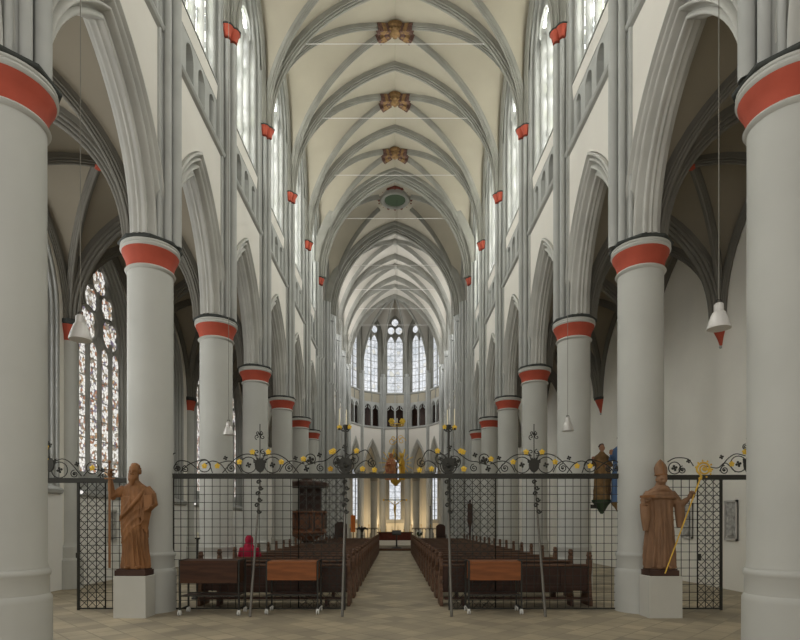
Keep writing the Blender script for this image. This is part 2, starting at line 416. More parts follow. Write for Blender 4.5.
    mb = MB(); mb.grid([[fo(u, 15+v, x) for u, v in arch_pts(1.9, 2.9, t, 10, 4)] for t, x in ((-.3, .05), (-.25, -.15), (-.1, -.08), (0, -.12), (.03, 0))])
    for u in (-.95, 0, .95): mb.bar(fo(u, 11, -.05), fo(u, 17.2-abs(u), -.05), .10)
    for j in range(8): mb.bar(fo(-1.9, 11.6+j*.72, -.04), fo(1.9, 11.6+j*.72, -.04), .04)
    mb.build('window_frame', 'stone', win, org, smooth=40)

# ------------------------------------------------------------------ vaults
ceil = sempty('ceiling'); aceil = {s: sempty('ceiling_%s' % n) for s, n in ((-1, 'left_aisle'), (1, 'right_aisle'))}
for i, (ya, yb) in enumerate(zip(PY, PY[1:])):
    yc, hl = (ya+yb)/2, (yb-ya)/2; diag = sqrt(XF*XF+hl*hl); hd = RISE+(.10 if i != CROSS else .42)
    mb = MB(); stilt = 1.85; hw = 3.55
    zr = lambda r: rib_z(r, hd, diag)+.02; zt = lambda r: rib_z(r, RISE, XF)+.02
    zw = (lambda r: ZS+stilt+PA(r, hl-.05, hw)) if i != CROSS else (lambda r: rib_z(r, 5.6, hl))
    last = i == len(PY)-2
    for sy in (-1, 1):
        for sx in (-1, 1):
            C = (sx*XF, yc+sy*hl); O = (0, yc)
            half_cell(mb, O, C, (0, yc+sy*hl), zr, zt, lift=.12)
            half_cell(mb, O, C, (sx*XF, yc), zr, zw, lift=.10)
    mb.build('vault_web', 'web' if i < 9 else 'choir_web', ceil, settle_it=True, smooth=60)
    # diagonal ribs
    for sx in (-1, 1):
        parts = [range(-20, 21)] if i != CROSS else [range(-20, -2), range(3, 21)]
        for rg in parts:
            pts = []
            for k in rg:
                r = sin(pi/2*k/20); pts.append((sx*XF*r, yc+hl*r, rib_z(abs(r), hd, diag)))
            mb = MB(); sweep(mb, pts, rib_profile(.17, .23)); mb.build('diagonal_rib', 'vault_rib', ceil, settle_it=True, smooth=60)
    if i != CROSS:
        for sx in (-1, 1):
            pts = [(sx*(XF-.02), yc+u, ZS+stilt+v) for u, v in arch_pts(hl-.14, hw-.15, 0, 12, stilt)]
            mb = MB(); sweep(mb, pts, rib_profile(.18, .16)); mb.build('wall_rib', 'vault_rib', ceil, settle_it=True, smooth=60)
    # boss
    zb = ZS+hd-.22
    if i == CROSS:
        mb = MB(); mb.lathe([(.62, zb+.25), (.62, zb-.02), (.70, zb-.12), (.86, zb-.12), (.95, zb), (.95, zb+.3)], (0, yc), 32); o = mb.build('boss_ring', 'vault_rib', ceil, smooth=50)
        mb = MB(); mb.lathe([(0, zb-.05), (.66, zb-.05), (.66, zb-.02), (0, zb-.02)], (0, yc), 32); mb.build('bell_hole_cover', 'green', ceil)
        mb = MB(); mb.lathe([(1.0, zb+.28), (1.12, zb+.10), (1.05, zb+.02), (.97, zb+.06)], (0, yc), 24)
        for k in range(16):
            A = 2*pi*k/16; mb.ball((1.08*cos(A), yc+1.08*sin(A), zb+.04), .09, 6, 4)
        mb.build('painted_boss_rim', 'brownred', ceil)
    elif i > CROSS and not last:
        mb = MB(); mb.lathe([(0, zb-.10), (.12, zb-.09), (.2, zb), (.24, zb+.1), (.2, zb+.3)], (0, yc), 14); mb.build('boss', 'vault_rib', ceil)
    elif not last:
        mb = MB(); mb.lathe([(0, zb-.20), (.12, zb-.20), (.22, zb-.12), (.26, zb), (.36, zb+.05), (.36, zb+.2), (.2, zb+.3)], (0, yc), 20)
        for k in range(8):
            A = 2*pi*k/8; mb.ball((.25*cos(A), yc+.25*sin(A), zb-.07), (.09, .09, .06), 8, 5)
        mb.build('boss', 'ochre', ceil, settle_it=True)
        ml = MB(); mg = MB()
        for sx in (-1, 1):
            for sy in (-1, 1):
                for k in range(3):
                    r = (.26+k*.15)/diag; r2 = (.30+k*.15+.11)/diag
                    p = Vector((sx*XF*r, yc+sy*hl*r, rib_z(r, hd, diag)-.17)); q = Vector((sx*XF*r2, yc+sy*hl*r2, rib_z(r2, hd, diag)-.17))
                    (ml if k % 2 == 0 else mg).bar(p, q, .25, .34)
                for k in range(2):      # carved leaves growing from the ribs
                    r = (.32+k*.25)/diag; c = (sx*XF*r, yc+sy*hl*r, rib_z(r, hd, diag)-.31)
                    mg.ball(c, (.10, .08, .05), 6, 4)
        ml.build('painted_collar', 'boss_paint', ceil, settle_it=True, smooth=0); mg.build('gilded_leaf', 'ochre', ceil, settle_it=True, smooth=0)
# transverse arches
for i, y in enumerate(PY):
    if i == 0: continue
    big = i in (8, 9)
    pts = [(u, y, ZS+v) for u, v in arch_pts(XF, RISE, 0, 22)]
    mb = MB(); sweep(mb, pts, rib_profile(.60 if big else .26, .40 if big else .30)); mb.build('transverse_arch', 'vault_rib', ceil, settle_it=True, smooth=60)
    if big:
        pts = [(u, y, ZS+v) for u, v in arch_pts(XF+.1, RISE+.1, 0, 22)]
        mb = MB(); sweep(mb, pts, [(-.48, .3), (-.48, -.12), (-.42, -.16), (-.34, -.10), (.34, -.10), (.42, -.16), (.48, -.12), (.48, .3)])
        mb.build('arch_order', 'vault_rib', ceil, settle_it=True, smooth=60)
# aisle vaults
AX0, AX1 = XW+.50, XO; AC = (AX0+AX1)/2; AH = (AX1-AX0)/2; AR = 3.15
for side in (-1, 1):
    cl = aceil[side]
    for i, (ya, yb) in enumerate(zip(PY, PY[1:])):
        if i == CROSS: continue
        yc, hl = (ya+yb)/2, (yb-ya)/2; dg = sqrt(AH*AH+hl*hl); O = (side*AC, yc); mb = MB()
        zr = lambda r: ZC+PA(r, dg, AR+.12); zt = lambda r: ZC+PA(r, AH, AR); zw = lambda r: ZC+PA(r, hl, AR+.05)
        for sx in (-1, 1):
            for sy in (-1, 1):
                C = (side*AC+sx*AH, yc+sy*hl)
                half_cell(mb, O, C, (side*AC, yc+sy*hl), zr, zt, 12, 5, .06); half_cell(mb, O, C, (side*AC+sx*AH, yc), zr, zw, 12, 5, .06)
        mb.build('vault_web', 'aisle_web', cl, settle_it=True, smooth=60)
        for sx in (-1, 1):
            pts = []
            for k in range(-14, 15):
                r = sin(pi/2*k/14); pts.append((side*AC+sx*AH*r, yc+hl*r, zr(abs(r))))
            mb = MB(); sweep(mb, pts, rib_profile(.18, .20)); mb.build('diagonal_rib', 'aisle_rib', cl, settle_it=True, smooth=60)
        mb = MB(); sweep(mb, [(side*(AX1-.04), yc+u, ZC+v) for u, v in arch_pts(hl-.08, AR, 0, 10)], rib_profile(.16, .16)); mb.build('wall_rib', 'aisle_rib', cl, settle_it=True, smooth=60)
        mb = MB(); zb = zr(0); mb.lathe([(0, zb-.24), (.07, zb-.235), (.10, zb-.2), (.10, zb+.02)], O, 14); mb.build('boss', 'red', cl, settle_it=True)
    for i, y in enumerate(PY):
        if i == 0: continue
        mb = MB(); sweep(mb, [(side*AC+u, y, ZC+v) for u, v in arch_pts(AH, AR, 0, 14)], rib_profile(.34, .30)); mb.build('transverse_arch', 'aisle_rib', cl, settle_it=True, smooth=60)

# ------------------------------------------------------------------ wall shafts rising to the nave vault
def shaft_set(side, y, z0, name_parent, red=True, extra=False):
    cx = [(4.17, 0, .095), (4.26, -.17, .07), (4.26, .17, .07), (4.37, -.30, .045), (4.37, .30, .045)]
    if extra: cx += [(4.30, -.52, .07), (4.30, .52, .07), (4.45, -.66, .10), (4.45, .66, .10), (4.62, -.80, .07), (4.62, .80, .07)]
    mb = MB()
    for k, (x, dy, r) in enumerate(cx):
        top = ZS-.5 if k < 3 else (17.6 if k < 5 else 16.2)
        for a, b in [(z0+(top-z0)*j/6, z0+(top-z0)*(j+1)/6) for j in range(6)]:
            mb.grid([[(side*x+r*cos(2*pi*t/14), y+dy+r*sin(2*pi*t/14), z) for t in range(14)] for z in (a, b)], cv=True)
    mb.grid([[(side*x, y+dy, z) for z in [z0+(21.2-z0)*j/8 for j in range(9)]] for x, dy in ((4.62, -.29), (4.40, -.27), (4.34, -.22), (4.28, -.10), (4.26, 0), (4.28, .10), (4.34, .22), (4.40, .27), (4.62, .29))])
    o = struct(mb.build(name_parent, 'stone', settle_it=True, smooth=50))
    if True:
        mc = MB(); md = MB(); q = 1.0
        for x, dy, r in cx[:3]:
            mc.lathe([(r+.01, ZS-.42), (r+.015, ZS-.36), (r+.03, ZS-.25), (r+.085*q, ZS-.12), (r+.085*q, ZS-.09)], (side*x, y+dy), 14)
            md.lathe([(r+.085, ZS-.09), (r+.115, ZS-.08), (r+.115, ZS-.05), (r+.08, ZS-.02)], (side*x, y+dy), 8)
        mc.build('shaft_capital', 'red' if red else 'stone', o, settle_it=True); md.build('shaft_abacus', 'darkline' if red else 'stone', o, settle_it=True)
    return o
tn = 10
for side in (-1, 1):
    for i, y in enumerate(PY):
        if i == 0: continue
        choir = i > 8
        shaft_set(side, y, ZC-.02 if i < 8 else (0 if i > 8 else 0), 'trim_%d' % tn, red=not choir, extra=i in (8, 9)); tn += 1

# ------------------------------------------------------------------ columns
def make_column():
    t = thing('column', '', 'column', (4.6, 0, 0))
    def S(r, z, n=8):
        return [(r*cos(2*pi*(k+.5)/n)/cos(pi/8), r*sin(2*pi*(k+.5)/n)/cos(pi/8), z) for k in range(n)]
    mb = MB(); mb.lathe([(.47, 0), (.465, .02), (.462, .72), (.46, .76), (.435, .80)], n=36); mb.build('plinth', 'column', t)
    mb = MB(); mb.lathe([(.435, .79), (.432, 1.0), (.445, 1.02), (.452, 1.05), (.44, 1.08), (.42, 1.10)], n=36); mb.build('base', 'column', t)
    mb = MB(); mb.lathe([(.425, 1.10), (.41, 1.16), (.405, 6.3)], n=40); mb.build('shaft', 'column', t)
    mb = MB(); mb.lathe([(.405, 6.22), (.435, 6.235), (.45, 6.26), (.435, 6.285), (.41, 6.30)], n=40); mb.build('neck_ring', 'column', t)
    mb = MB(); mb.lathe([(.41, 6.295), (.42, 6.39), (.455, 6.49), (.495, 6.56), (.505, 6.60)], n=40); mb.build('capital', 'red', t)
    mb = MB(); mb.lathe([(.50, 6.595), (.52, 6.61), (.53, 6.635), (.52, 6.66), (.51, 6.67), (.525, 6.685), (.525, 6.71), (.505, 6.72)], n=40); mb.build('capital_moulding', 'column', t)
    mb = MB(); mb.grid([S(r, z) for r, z in ((.49, 6.71), (.515, 6.72), (.525, 6.735), (.525, 6.765), (.50, 6.78))], cv=True); mb.poly(S(.50, 6.78)); mb.build('abacus', 'darkline', t, smooth=20)
    return t
c0 = make_column()
ords = {2: 'nearest, cut off by the edge of the picture', 3: 'second', 4: 'third', 5: 'fourth', 6: 'fifth', 7: 'sixth and last before the crossing'}
first = True
CX = {(-1, 3): 4.66, (1, 3): 4.68, (1, 2): 4.65}
for side, sn in ((-1, 'left'), (1, 'right')):
    for i in range(1, 8):
        y = PY[i]; cxx = CX.get((side, i), 4.6)
        if i == 2: lb = 'massive round grey column with red capital, cut by the %s picture edge' % sn
        elif i == 3: lb = 'round grey column with red capital behind the %s' % ('bearded wooden saint statue' if side < 0 else 'mitred wooden bishop statue')
        elif i == 1: lb = 'round column with red capital west of the nearest one in the %s row' % sn
        else: lb = 'round grey column with red capital, %s from the front in the %s arcade' % (ords[i], sn)
        if first: c0.location = (side*cxx, y, 0); c0['label'] = lb; c0['group'] = 'nave columns'; first = False
        else: copy_tree(c0, None, (side*cxx, y, 0), lb)
    # half column on the west crossing pier
    mk = copy_tree(c0, None, (side*4.62, 29.68, 0), 'round respond column with red capital against the %s crossing pier' % sn); del mk['label'], mk['category'], mk['group']; mk.name = 'trim_%d' % (170+side); struct(mk)
for o in COL.objects:
    if o.name.startswith('column') and o.parent is None: o.scale.z = 1+lift(o.location.y)/6.78
# compound piers of crossing and choir: bundled shafts
pn = 0
for side, sn in ((-1, 'left'), (1, 'right')):
    for i in range(8, 13):
        y = PY[i]; R = .66 if i in (8, 9) else .42; X = 4.78 if i in (8, 9) else 4.66
        t = thing('compound_pier', 'tall grey pier of bundled shafts, %s on the %s side' % ({8: 'west of the crossing', 9: 'east of the crossing', 10: 'first in the choir', 11: 'second in the choir', 12: 'beside the apse'}[i], sn), 'pier', (side*X, y, 0), 'bundled piers')
        del t['label'], t['category'], t['group']; t.name = 'trim_%d' % (120+i+(side > 0)*20); struct(t)
        mb = MB(); mb.lathe([(R*.86, .5), (R*.86, 7.0)], (0, 0), 16)
        if i in (8, 9): mb.lathe([(R*.86, 7.0), (R*.86, 10.8)], (0, 0), 16)
        mb.build('core', 'stone', t)
        ns = 16 if i in (8, 9) else 8
        for k in range(ns):
            A = 2*pi*(k+.5)/ns; r = .12 if k % 2 else .09; c = (R*cos(A), R*sin(A))
            mb = MB(); mb.lathe([(r*1.4, .5), (r*1.4, .62), (r, .7), (r, 6.5 if i > 9 else 10.8), (r*1.5, 6.85 if i > 9 else 10.9), (r*1.5, 6.95 if i > 9 else 10.95)], c, 12); mb.build('shaft', 'stone', t)
        mb = MB(); mb.lathe([(R+.22, 0), (R+.22, .4), (R+.14, .5)], (0, 0), 8, pi/8); mb.build('base', 'stone', t, smooth=20)

# aisle wall responds (left) and corbels (right)
for i in range(2, 9):
    y = PY[i]
    t = sempty('trim_%d' % (60+i), (-XO, y, 0)); t.scale.z = 1+lift(y)/6.78; org = (0, 0, 0)
    mb = MB(); mb.lathe([(.34, 0), (.34, .72), (.28, .78), (.28, 1.05), (.22, 1.12), (.20, 1.2), (.20, 6.26)], (0, 0), 24); mb.build('respond_shaft', 'column', t)
    mb = MB(); mb.lathe([(.20, 6.25), (.21, 6.38), (.25, 6.52), (.28, 6.64)], (0, 0), 24); mb.build('respond_capital', 'red', t)
    mb = MB(); mb.lathe([(.27, 6.64), (.31, 6.67), (.31, 6.75), (.27, 6.79)], (0, 0), 8, pi/8); mb.build('respond_abacus', 'darkline', t, smooth=20)
for i in range(1, 9):
    y = PY[i]
    t = sempty('trim_%d' % (80+i), (XO, y, 0)); t.scale.z = 1+lift(y)/6.78
    mb = MB(); mb.lathe([(0, 6.16), (.04, 6.17), (.06, 6.24), (.09, 6.34), (.17, 6.52), (.24, 6.69)], (0, 0), 16); mb.build('corbel', 'red', t)
    mb = MB(); mb.lathe([(.24, 6.69), (.28, 6.71), (.28, 6.77), (.24, 6.80)], (0, 0), 8, pi/8); mb.build('corbel_slab', 'darkline', t, smooth=20)
    mb = MB()
    for z in (6.12,): mb.ball((0-.02, 0, 6.13), .04, 8, 6)
    mb.build('corbel_knob', 'stone', t)

# ------------------------------------------------------------------ apse
AR_ = 4.15; AY = 47.3; OB = (0, 48.0); angs = [-80, -48, -16, 16, 48, 80]
V = [(AR_*sin(radians(a)), AY+AR_*cos(radians(a))) for a in angs]
wa = sempty('wall_apse'); mbw = MB()
for k in range(5):
    A, B = Vector((*V[k], 0)), Vector((*V[k+1], 0)); Mi = (A+B)/2; U = (B-A).normalized(); N = Vector((-U.y, U.x, 0))   # N points outwards (east)
    if N.dot(Mi-Vector((0, AY, 0))) < 0: N = -N
    hf = (B-A).length/2
    fr = lambda u, z, d, Mi=Mi, U=U, N=N: tuple(Mi+U*u+N*d+Vector((0, 0, z)))
    # ground arch
    mb = MB(); s, zsp, h, ztop = hf-.15, 6.4, 3.15, 10.7
    ap = arch_pts(s, h, 0, 12)
    mb.grid([[fr(u, zsp+v, 0) for u, v in ap], [fr(u, ztop, 0) for u, v in ap]])
    for sg in (-1, 1): mb.grid([[fr(sg*s, 6.3, 0), fr(sg*s, ztop, 0)], [fr(sg*(hf+.02), 6.3, 0), fr(sg*(hf+.02), ztop, 0)]])
    mb.build('apse_spandrel', 'plaster', wa, smooth=0)
    prof = [(-.06, -.02), (-.04, -.07), (0, -.07)]+scallop((0, -.04), (.14, .14), 2, .04, 1)+scallop((.15, .15), (.28, .35), 2, .04, 1)+[(.30, .4), (.28, .5), (.0, .8)]
    mb = MB(); mb.grid([[fr(u, zsp+v, x) for u, v in arch_pts(s, h, t, 12)] for t, x in prof]); mb.build('arcade_arch', 'arch_stone', wa, smooth=50)
    mb = MB(); mb.grid([[fr(u, z, d) for u in (-hf, hf)] for z, d in ((10.58, 0), (10.62, -.10), (10.74, -.12), (10.80, 0), (10.80, .5))]); mb.build('string_course', 'stone', wa, smooth=0)
    # triforium: two real openings onto a dark passage
    mb = MB(); sN = .34; z0, zs2, z1 = 10.8, 12.3, 13.0
    for uc in (-.42, .42):
        ap = arch_pts(sN, .5, 0, 8)
        mb.grid([[fr(uc+u, zs2+v, .12) for u, v in ap], [fr(uc+u, z1, .12) for u, v in ap]])
        for sg in (-1, 1): mb.grid([[fr(uc+sg*sN, z0, .12), fr(uc+sg*sN, z1, .12)], [fr(uc+sg*.42, z0, .12), fr(uc+sg*.42, z1, .12)]])
        ap2 = [(-sN, z0-zs2)]+ap+[(sN, z0-zs2)]
        mb.grid([[fr(uc+u, zs2+v, .12) for u, v in ap2], [fr(uc+u, zs2+v, .30) for u, v in ap2]])
        for sg in (-1, 1):      # cusps hanging in the heads
            mb.bar(fr(uc+sg*.30, 12.35, .2), fr(uc+sg*.10, 12.52, .2), .07)
            mb.bar(fr(uc+sg*.10, 12.52, .2), fr(uc+sg*.14, 12.75, .2), .06)
    for sg in (-1, 1): mb.grid([[fr(sg*.84, z0, .12), fr(sg*.84, 14, .12)], [fr(sg*hf, z0, .12), fr(sg*hf, 14, .12)]])
    mb.build('triforium_arcade', 'stone', wa, smooth=0)
    mb = MB(); mb.grid([[fr(u, z, d) for u in (-hf, hf)] for z, d in ((10.8, .12), (10.8, 1.6), (13.2, 1.6), (13.2, .2))]); mb.grid([[fr(u, z, .9) for z in (10.6, 13.4)] for u in (-hf-.35, hf+.35)]); mb.build('triforium_passage', 'oak_dark', wa, smooth=0)  # dark colour stands in for the shade inside the enclosed passage
    mb = MB(); mb.grid([[fr(u, z, .13) for u in (-.86, .86)] for z in (13.0, 13.85)]); mb.build('sill_band', 'web', wa, smooth=0)
    mb = MB(); mb.bar(fr(0, 13.0, .1), fr(0, 13.9, .1), .07); mb.grid([[fr(u, z, d) for u in (-hf, hf)] for z, d in ((13.76, .13), (13.80, .02), (13.90, 0), (13.98, .3))]); mb.build('window_sill', 'stone', wa, smooth=0)
    # window
    win = sempty('window_%d' % (60+k), fr(0, 13.9, .3)); org = tuple(win.location)
    s2, zs3, h3 = hf-.16, 19.05, 2.1
    prof = [(-.3, 0), (0, 0)]+scallop((0, 0), (.09, .12), 1, .03, 1)+scallop((.10, .13), (.22, .3), 2, .03, 1)+[(.22, .32)]
    mb = MB(); mb.grid([[fr(u, zs3+v, x) for u, v in arch_pts(s2, h3, t, 12, 5.2)] for t, x in prof]); mb.build('window_jamb', 'vault_rib', win, org, smooth=50)
    mb = MB(); mb.grid([[fr(u, z, .34) for u in (-hf, hf)] for z in (13.8, 21.8)])
    mb.build('window_frame', 'vault_rib', win, org, smooth=0)
    hm = s2-.22; q = hm/2
    mb = MB()
    for uc in (-q, q):
        sl = q-.035; ap = arch_pts(sl, .75, 0, 8)
        mb.poly([fr(uc+u, 18.35+v, .325) for u, v in ap]+[fr(uc+sl, 16, .325), fr(uc+sl, 14.0, .325), fr(uc-sl, 14.0, .325), fr(uc-sl, 16, .325)])
    rr = q*.90
    for uc, zc in ((-q*.98, 19.62), (q*.98, 19.62), (0, 20.34)): mb.poly([fr(uc+rr*cos(2*pi*a/20), zc+rr*sin(2*pi*a/20), .322) for a in range(20)])
    mb.build('window_glass', 'glass_clear', win, org, smooth=0)
    mb = MB(); mb.bar(fr(0, 13.9, .27), fr(0, 19.3, .27), .075, .10)
    for j in range(8): z = 14.25+j*.62; mb.bar(fr(-hm, z, .30), fr(hm, z, .30), .035)
    for uc in (-q, q): mb.bar(fr(uc, 14.0, .305), fr(uc, 18.8, .305), .018)
    for uc, zc in ((-q*.98, 19.62), (q*.98, 19.62), (0, 20.34)):
        mb.grid([[fr(uc+cos(2*pi*a/20)*(rr+x), zc+sin(2*pi*a/20)*(rr+x), d) for x, d in ((-.03, .32), (0, .24), (.04, .33))] for a in range(21)])
    mb.build('tracery', 'vault_rib', win, org, smooth=50)
    # web
    zr = lambda r: ZS+PA(r, AR_, RISE); zw = lambda r: ZS+3.2+PA(r, hf, 2.15)
    half_cell(mbw, OB, V[k], (Mi.x, Mi.y), zr, zw, 16, 6, .06); half_cell(mbw, OB, V[k+1], (Mi.x, Mi.y), zr, zw, 16, 6, .06)
mbw.build('vault_web', 'choir_web', ceil, smooth=60)
for k in range(6):
    vx, vy = V[k]
    pts = [(OB[0]+(vx-OB[0])*sin(pi/2*j/20), OB[1]+(vy-OB[1])*sin(pi/2*j/20), ZS+PA(sin(pi/2*j/20), AR_, RISE)-.02) for j in range(20, -1, -1)]
    mb = MB(); sweep(mb, pts, rib_profile(.14, .18)); mb.build('apse_rib', 'vault_rib', ceil, smooth=60)
    ix, iy = vx*.985, AY+(vy-AY)*.985
    t = struct(mb2.build('x', 'stone')) if False else None
    mb = MB()
    ux, uy = vx/AR_, (vy-AY)/AR_
    for off, r in ((0, .085), (-.15, .055), (.15, .055), (-.26, .045), (.26, .045)):
        mb.lathe([(r, 6.9), (r, ZS-.2)], (vx-ux*(.10-abs(off)*.3)-uy*off, vy-uy*(.10-abs(off)*.3)+ux*off), 10)
    o = struct(mb.build('trim_%d' % (100+k), 'stone'))
    mb = MB(); mb.lathe([(.1, ZS-.25), (.2, ZS-.08), (.2, ZS)], (vx-ux*.12, vy-uy*.12), 10); mb.build('shaft_capital', 'stone', o)
    if k in (0, 5): continue
    t = thing('apse_column', 'slender round column of the apse, %s, carrying the small pointed arches' % {1: 'second from the left', 2: 'just left of the altar window', 3: 'just right of the altar window', 4: 'second from the right'}[k], 'column', (vx+ux*.15, vy+uy*.15, .3), 'apse columns')
    mb = MB(); mb.lathe([(.42, 0), (.42, .5), (.32, .62), (.30, .7), (.30, 5.6)], n=24); mb.build('shaft', 'column', t)
    mb = MB(); mb.lathe([(.30, 5.6), (.34, 5.75), (.33, 5.9), (.42, 6.2), (.44, 6.25)], n=16)
    for j in range(10):
        A = 2*pi*j/10; mb.ball((.40*cos(A), .40*sin(A), 6.08), (.08, .08, .10), 6, 4)
    mb.build('leafy_capital', 'vault_rib', t)
    mb = MB(); mb.lathe([(.44, 6.25-.3+.3), (.48, 6.3), (.48, 6.38), (.44, 6.4)], n=8); mb.build('abacus', 'stone', t)
# ambulatory wall with its narrow windows
am = sempty('wall_ambulatory'); R2 = 9.0; aa = [-90, -54, -18, 18, 54, 90]
P2 = [(R2*sin(radians(a)), AY+R2*cos(radians(a))) for a in aa]
for k in range(5):
    A, B = Vector((*P2[k], 0)), Vector((*P2[k+1], 0)); Mi = (A+B)/2; U = (B-A).normalized(); N = (Mi-Vector((0, AY, 0))).normalized(); hf = (B-A).length/2
    fr = lambda u, z, d, Mi=Mi, U=U, N=N: tuple(Mi+U*u+N*d+Vector((0, 0, z)))
    mb = MB(); mb.grid([[fr(u, z, 0) for u in (-hf, hf)] for z in (0, 10.9)]); mb.build('ambulatory_panel', 'wall_side', am, smooth=0)
    for uc in ((0,) if k == 2 else (-1.2, 1.2)):
        win = sempty('window_%d' % (70+k*2+(uc > 0)), fr(uc, 2, 0)); org = tuple(win.location); s = .57 if k == 2 else .30
        mb = MB(); prof = [(-.35, -.12), (-.30, -.14), (-.2, -.06), (-.1, -.10), (0, -.04)]
        ap = [[fr(uc+u, 7.2+v, x) for u, v in arch_pts(s, 1.1, t, 8, 5.1)] for t, x in prof]; mb.grid(ap)
        mb.prism([(uc-s-.35, 1.75), (uc+s+.35, 1.75), (uc+s+.35, 2.12), (uc-s-.35, 2.12)], fr, -.25, 0)
        mb.build('window_frame', 'stone', win, org, smooth=40)
        mb = MB(); ap = arch_pts(s, 1.1, 0, 8); mb.poly([fr(uc+u, 7.2+v, -.02) for u, v in ap]+[fr(uc+s, 2.1, -.02), fr(uc-s, 2.1, -.02)]); mb.build('window_glass', 'glass_clear', win, org, smooth=0)
        mb = MB(); mb.bar(fr(uc, 2.1, -.05), fr(uc, 7.8, -.05), .08)
        for j in range(9): mb.bar(fr(uc-s, 2.5+j*.62, -.04), fr(uc+s, 2.5+j*.62, -.04), .03)
        mb.build('mullion', 'darkline', win, org, smooth=0)
mb = MB(); mb.grid([[(x, y, 10.9) for x in (-9.1, -6.5, -4.3)] for y in (36, 48, 60)]); mb.grid([[(x, y, 10.9) for x in (4.3, 6.5, 9.1)] for y in (36, 48, 60)]); mb.grid([[(x, y, 10.9) for x in (-4.4, 4.4)] for y in (51.6, 60)])
mb.build('ambulatory_ceiling', 'wall_side', am, smooth=0)
# chapel piers seen between the apse columns
for j, (x, y) in enumerate(((-2.1, 53.9), (2.1, 53.9), (-4.6, 52.8), (4.6, 52.8), (-6.6, 50.2), (6.6, 50.2))):
    t = thing('chapel_pier', 'slim grey pier with leafy capital behind the apse, %s' % ('left of the altar window', 'right of the altar window', 'further left behind the apse columns', 'further right behind the apse columns', 'far left against the ambulatory', 'far right against the ambulatory')[j], 'pier', (x, y, .3), 'chapel piers')
    mb = MB(); mb.lathe([(.42, 0), (.42, .4), (.34, .5), (.34, 5.6)], n=16); mb.build('shaft', 'stone', t)
    mb = MB(); mb.lathe([(.34, 5.6), (.38, 5.8), (.36, 6.0), (.46, 6.3), (.48, 6.5)], n=12); mb.build('leafy_capital', 'vault_rib', t)
# iron tie rods across the vault
for i in range(5, 13):
    y = PY[i]; z = settle(18.95, y) if i < 8 else 18.9
    t = MB(); t.tube([(-3.9, y, z), (3.9, y, z)], .016, 6)
    o = t.build('tie_rod', 'lampmetal', org=(0, y, z))
    tag(o, 'thin horizontal tie rod across the vault at the %s pier line' % ('fourth', 'fifth', 'sixth', 'west crossing', 'east crossing', 'first choir', 'second choir', 'apse')[i-5], 'rod', 'vault tie rods')
# ================================================================== THE IRON SCREENS
SY = 10.36
def sx(px): return (px-395.5)*SY/540      # measured along the screen
def sz(py): return 1.65+(524-py)*SY/540
ZB0, ZB1 = 2.53, 2.61
def spiral(mb, cx, cz, r, turns=1.6, a0=0, sg=1, w=.010, y=SY):
    pts = []
    n = int(22*turns)
    for k in range(n+1):
        f = k/n; A = a0+sg*2*pi*turns*f; q = r*(1-.86*f); pts.append((cx+q*cos(A), y, cz+q*sin(A)))
    mb.tube(pts, w, 5)
def arc(mb, pts, w=.010, y=SY):           # smooth curve through px points
    P = [Vector((sx(a), y, sz(b))) for a, b in pts]; out = []
    for i in range(len(P)-1):
        p0, p1, p2, p3 = P[max(i-1, 0)], P[i], P[i+1], P[min(i+2, len(P)-1)]
        for k in range(6):
            t = k/6; out.append(.5*((2*p1)+(p2-p0)*t+(2*p0-5*p1+4*p2-p3)*t*t+(3*p1-p0-3*p2+p3)*t**3))
    out.append(P[-1]); mb.tube(out, w, 5)
def flower(par, px, py, r=.055, m='flower', name='gilded_flower', n=5, y=SY-.01, org=(0, 0, 0)):
    mb = MB(); x, z = sx(px), sz(py)
    for k in range(n):
        A = 2*pi*k/n+.3; mb.ball((x+r*.62*cos(A), y, z+r*.62*sin(A)), (r*.42, r*.3, r*.42), 7, 5)
    mb.ball((x, y-r*.2, z), (r*.35, r*.4, r*.35), 7, 5)
    return mb.build(name, m, par, org)
def leaf(par, px, py, r=.06, org=(0, 0, 0)): return flower(par, px, py, r, 'iron', 'iron_rosette', 4, SY, org)
def iron_panel(par, org, x0, x1, z0, z1, lattice, step=.152):
    mb = MB(); n = max(1, round((x1-x0)/step)); w = .010
    for k in range(n+1):
        x = x0+(x1-x0)*k/n; ww = .018 if k in (0, n) else w; mb.box(x-ww/2, x+ww/2, SY-ww/2, SY+ww/2, z0, z1)
    m = round((z1-z0)/step)
    for k in range(m+1):
        z = z0+(z1-z0)*k/m; ww = .026 if k in (0, m) else w; mb.box(x0, x1, SY-.012, SY-.012+ww, z-ww/2, z+ww/2)
    if lattice:
        wd = x1-x0
        for sg in (1, -1):
            c = -math.ceil((z1-z0)/step)
            for k in range(c, n+1):
                xs = x0+k*step; za, zb_ = z0, z1; xa, xb = xs, xs+(z1-z0)
                if xa < x0: za += x0-xa; xa = x0
                if xb > x1: zb_ -= xb-x1; xb = x1
                if zb_-za < .02: continue
                if sg < 0: xa, xb = x0+x1-xa, x0+x1-xb
                mb.bar((xa, SY+.012, za), (xb, SY+.012, zb_), .009)
    return mb.build('lattice_gate' if lattice else 'grille', 'iron', par, org, smooth=0)
def brace(par, org, x):
    mb = MB(); p = Vector((x, SY-.02, 2.50)); q = Vector((x*.995, 9.56, .01))
    mb.tube([p, q], [.016, .026], 8); mb.build('brace', 'steel', par, org)
    for k in range(6):
        mb = MB(); f = .02+k*.045; c = p.lerp(q, f); spiral(mb, c.x-.022*(-1)**k, c.z, .045, 1.2, 0, (-1)**k, .015, c.y-.02); mb.build('brace_scroll', 'iron', par, org)
